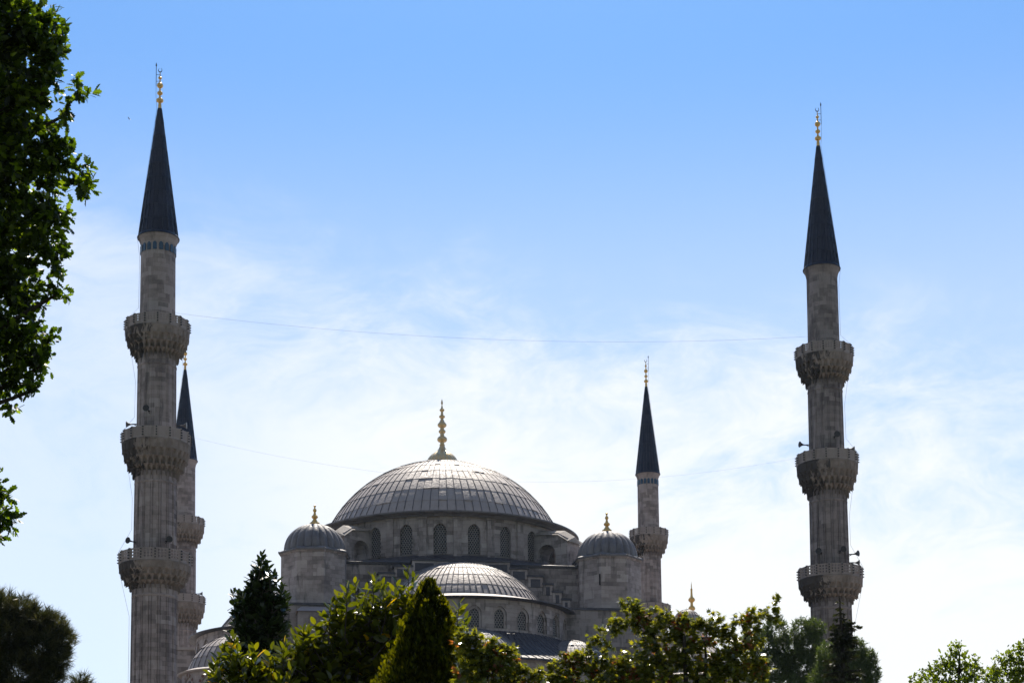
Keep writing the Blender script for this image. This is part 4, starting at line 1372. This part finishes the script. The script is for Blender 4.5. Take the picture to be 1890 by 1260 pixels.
# golden thuja cone
def thuja():
    d = 27
    base = at(787, 1260, d); base.z = 0
    t = thing('thuja_tree', 'pointed golden thuja with dark core, in front of the glossy leaved shrub', 'tree', tuple(base))
    prof = [(1074, 1), (1083, 7), (1095, 12), (1110, 19), (1130, 29), (1150, 34), (1175, 40), (1200, 50), (1225, 62), (1262, 78), (1310, 90), (1400, 105)]
    ys = np.array([p[0] for p in prof]); ws = np.array([p[1] for p in prof]); mpp = d * 1.03 / FOC
    K = 430; per_k = 62
    yk = 1092 + (rng.random(K) ** .8) * 305
    ak = rng.random(K) * 2 * PI
    yk[:5] = 1113; ak[:5] = np.arange(5) * 1.26
    wk = np.interp(yk, ys, ws) * mpp * rng.uniform(.6, 1.02, K) * np.interp(yk, [1090, 1150], [.45, 1])
    hk = np.interp(yk, [1080, 1180, 1400], [.22, .42, .75]) * rng.uniform(.7, 1.35, K)
    c = np.array([tuple(at(790 - (yy - 1074) * .012, yy, d)) for yy in (1074, 1394)])
    N = K * per_k
    f = ((yk - 1074) / 320)[:, None]
    C = c[0] * (1 - f) + c[1] * f + np.stack([wk * np.cos(ak), wk * np.sin(ak), -hk * .4], 1)
    t_ = rng.random((K, per_k)) ** 1.25
    fr = (hk[:, None] * .24 * (1 - t_) ** .8 + .01) * rng.random((K, per_k)) ** .5
    b_ = rng.random((K, per_k)) * 2 * PI
    out = .16 * hk[:, None] * t_
    P = C[:, None] + np.stack([fr * np.cos(b_) + out * np.cos(ak)[:, None], fr * np.sin(b_) + out * np.sin(ak)[:, None], hk[:, None] * t_], 2)
    P = P.reshape(-1, 3); a = b_.ravel()
    # the leading tip
    nt = 260
    tt = rng.random(nt)
    tipc = at(790, 1100, d); tiph = at(790, 1074, d).z - tipc.z
    P[:nt] = np.array(tuple(tipc)) + np.stack([np.cos(a[:nt]) * .09 * (1 - tt), np.sin(a[:nt]) * .09 * (1 - tt), tiph * tt], 1)
    L = np.stack([np.cos(a) * .45, np.sin(a) * .45, np.ones(N)], 1) + rng.normal(size=(N, 3)) * .28
    U = np.stack([-np.sin(a), np.cos(a), np.zeros(N)], 1) + rng.normal(size=(N, 3)) * .5
    leaf_mesh('crown', M['thuja'], t, P - np.array(base), L, U, rng.uniform(.055, .11, N), T_SPRAY[0], T_SPRAY[1], rng.random(N))
    b = MB()
    b.tube([(0, 0, 0), (0, 0, 3), (0, 0, 6), tuple(at(790, 1085, d) - base)], [.12, .09, .05, .01], 8)
    b.build('trunk', M['bark'], t, 40)
thuja()

# maples with red-tipped star leaves
mp1 = [(868, 1172, 22, 15), (862, 1195, 24, 20), (905, 1192, 20, 13), (925, 1210, 26, 18), (895, 1220, 30, 22), (945, 1200, 12, 8), (870, 1240, 30, 22), (930, 1240, 34, 20), (960, 1232, 14, 10), (985, 1245, 22, 10), (900, 1275, 60, 26), (975, 1275, 40, 24)]
tree('maple_tree', 'small red tipped maple right beside the golden thuja', 'tree', 905, 25, mp1, 44, 6, .13, .080, T_STAR, M['maple'], .08, .5, .2, .9, 1.0, .35, 2.0, min_limb=20, red=18)
mp2 = [(1258, 1152, 20, 11), (1285, 1152, 16, 11), (1240, 1185, 26, 16), (1290, 1185, 22, 16), (1165, 1250, 40, 18), (1340, 1245, 40, 20), (1030, 1258, 40, 12), (1028, 1232, 14, 10), (1050, 1215, 20, 14), (1075, 1205, 20, 12), (1040, 1245, 34, 14), (1090, 1225, 34, 20), (1120, 1240, 44, 20), (1104, 1178, 18, 7), (1122, 1162, 22, 9), (1145, 1148, 22, 12), (1165, 1122, 18, 15), (1178, 1140, 22, 18), (1150, 1112, 9, 5), (1192, 1160, 26, 20), (1205, 1132, 14, 10), (1118, 1192, 10, 12), (1140, 1222, 14, 9), (1175, 1225, 44, 24), (1195, 1190, 24, 18), (1228, 1135, 11, 15), (1240, 1160, 24, 16), (1258, 1145, 14, 9), (1268, 1165, 24, 18), (1235, 1215, 34, 24), (1275, 1215, 30, 26), (1312, 1150, 24, 17), (1318, 1175, 24, 18), (1345, 1165, 16, 14), (1368, 1145, 18, 12), (1392, 1135, 18, 11), (1415, 1132, 16, 9), (1432, 1120, 7, 14), (1434, 1106, 4, 6), (1428, 1142, 10, 7), (1385, 1160, 20, 12), (1360, 1190, 24, 16), (1390, 1185, 20, 14), (1335, 1215, 30, 22), (1375, 1225, 34, 24), (1400, 1245, 22, 18), (1300, 1245, 50, 20), (1200, 1250, 60, 18), (1120, 1265, 80, 18), (1250, 1285, 130, 26), (1408, 1215, 12, 14)]
mp2_base = at(1270, 1200, 26)
def mj(px): return [at(x, y, 26) - Vector((mp2_base.x, mp2_base.y, 0)) for x, y in px]
t2 = tree('maple_tree', 'wide red tipped maple with spreading dark limbs below the far right minaret', 'tree', 1270, 26, mp2, 36, 6, .13, .080, T_STAR, M['maple'], .10, .5, .2, .9, 1.0, .35, 2.0, min_limb=32, red=48)
b = MB()
b.tube(mj([(1275, 1300), (1287, 1256), (1302, 1246), (1320, 1232), (1332, 1215), (1347, 1206), (1362, 1193), (1380, 1172), (1404, 1155)]), [.05, .04, .036, .032, .03, .026, .022, .016, .008], 8)
b.tube(mj([(1302, 1246), (1303, 1215), (1301, 1185), (1295, 1175)]), [.025, .02, .014, .008], 7)
b.tube(mj([(1275, 1300), (1240, 1250), (1215, 1210), (1205, 1165), (1185, 1135)]), [.05, .035, .028, .018, .008], 8)
b.build('limb', M['bark'], t2, 40)

# ------------------------------------------------------------------ air
b = MB()
b.abox(-2410, 2410, -810, 4010, -1.0, 96)
hz, g = new_mat('thin summer haze')
pv = g.n('ShaderNodeVolumePrincipled')
pv.inputs['Color'].default_value = (.62, .78, 1.0, 1)
pv.inputs['Density'].default_value = HAZE
pv.inputs['Anisotropy'].default_value = .35
g.put(g.n('ShaderNodeOutputMaterial').inputs['Volume'], pv.outputs[0])
ho = b.build('haze', hz, None, 0)
ho['kind'] = 'stuff'
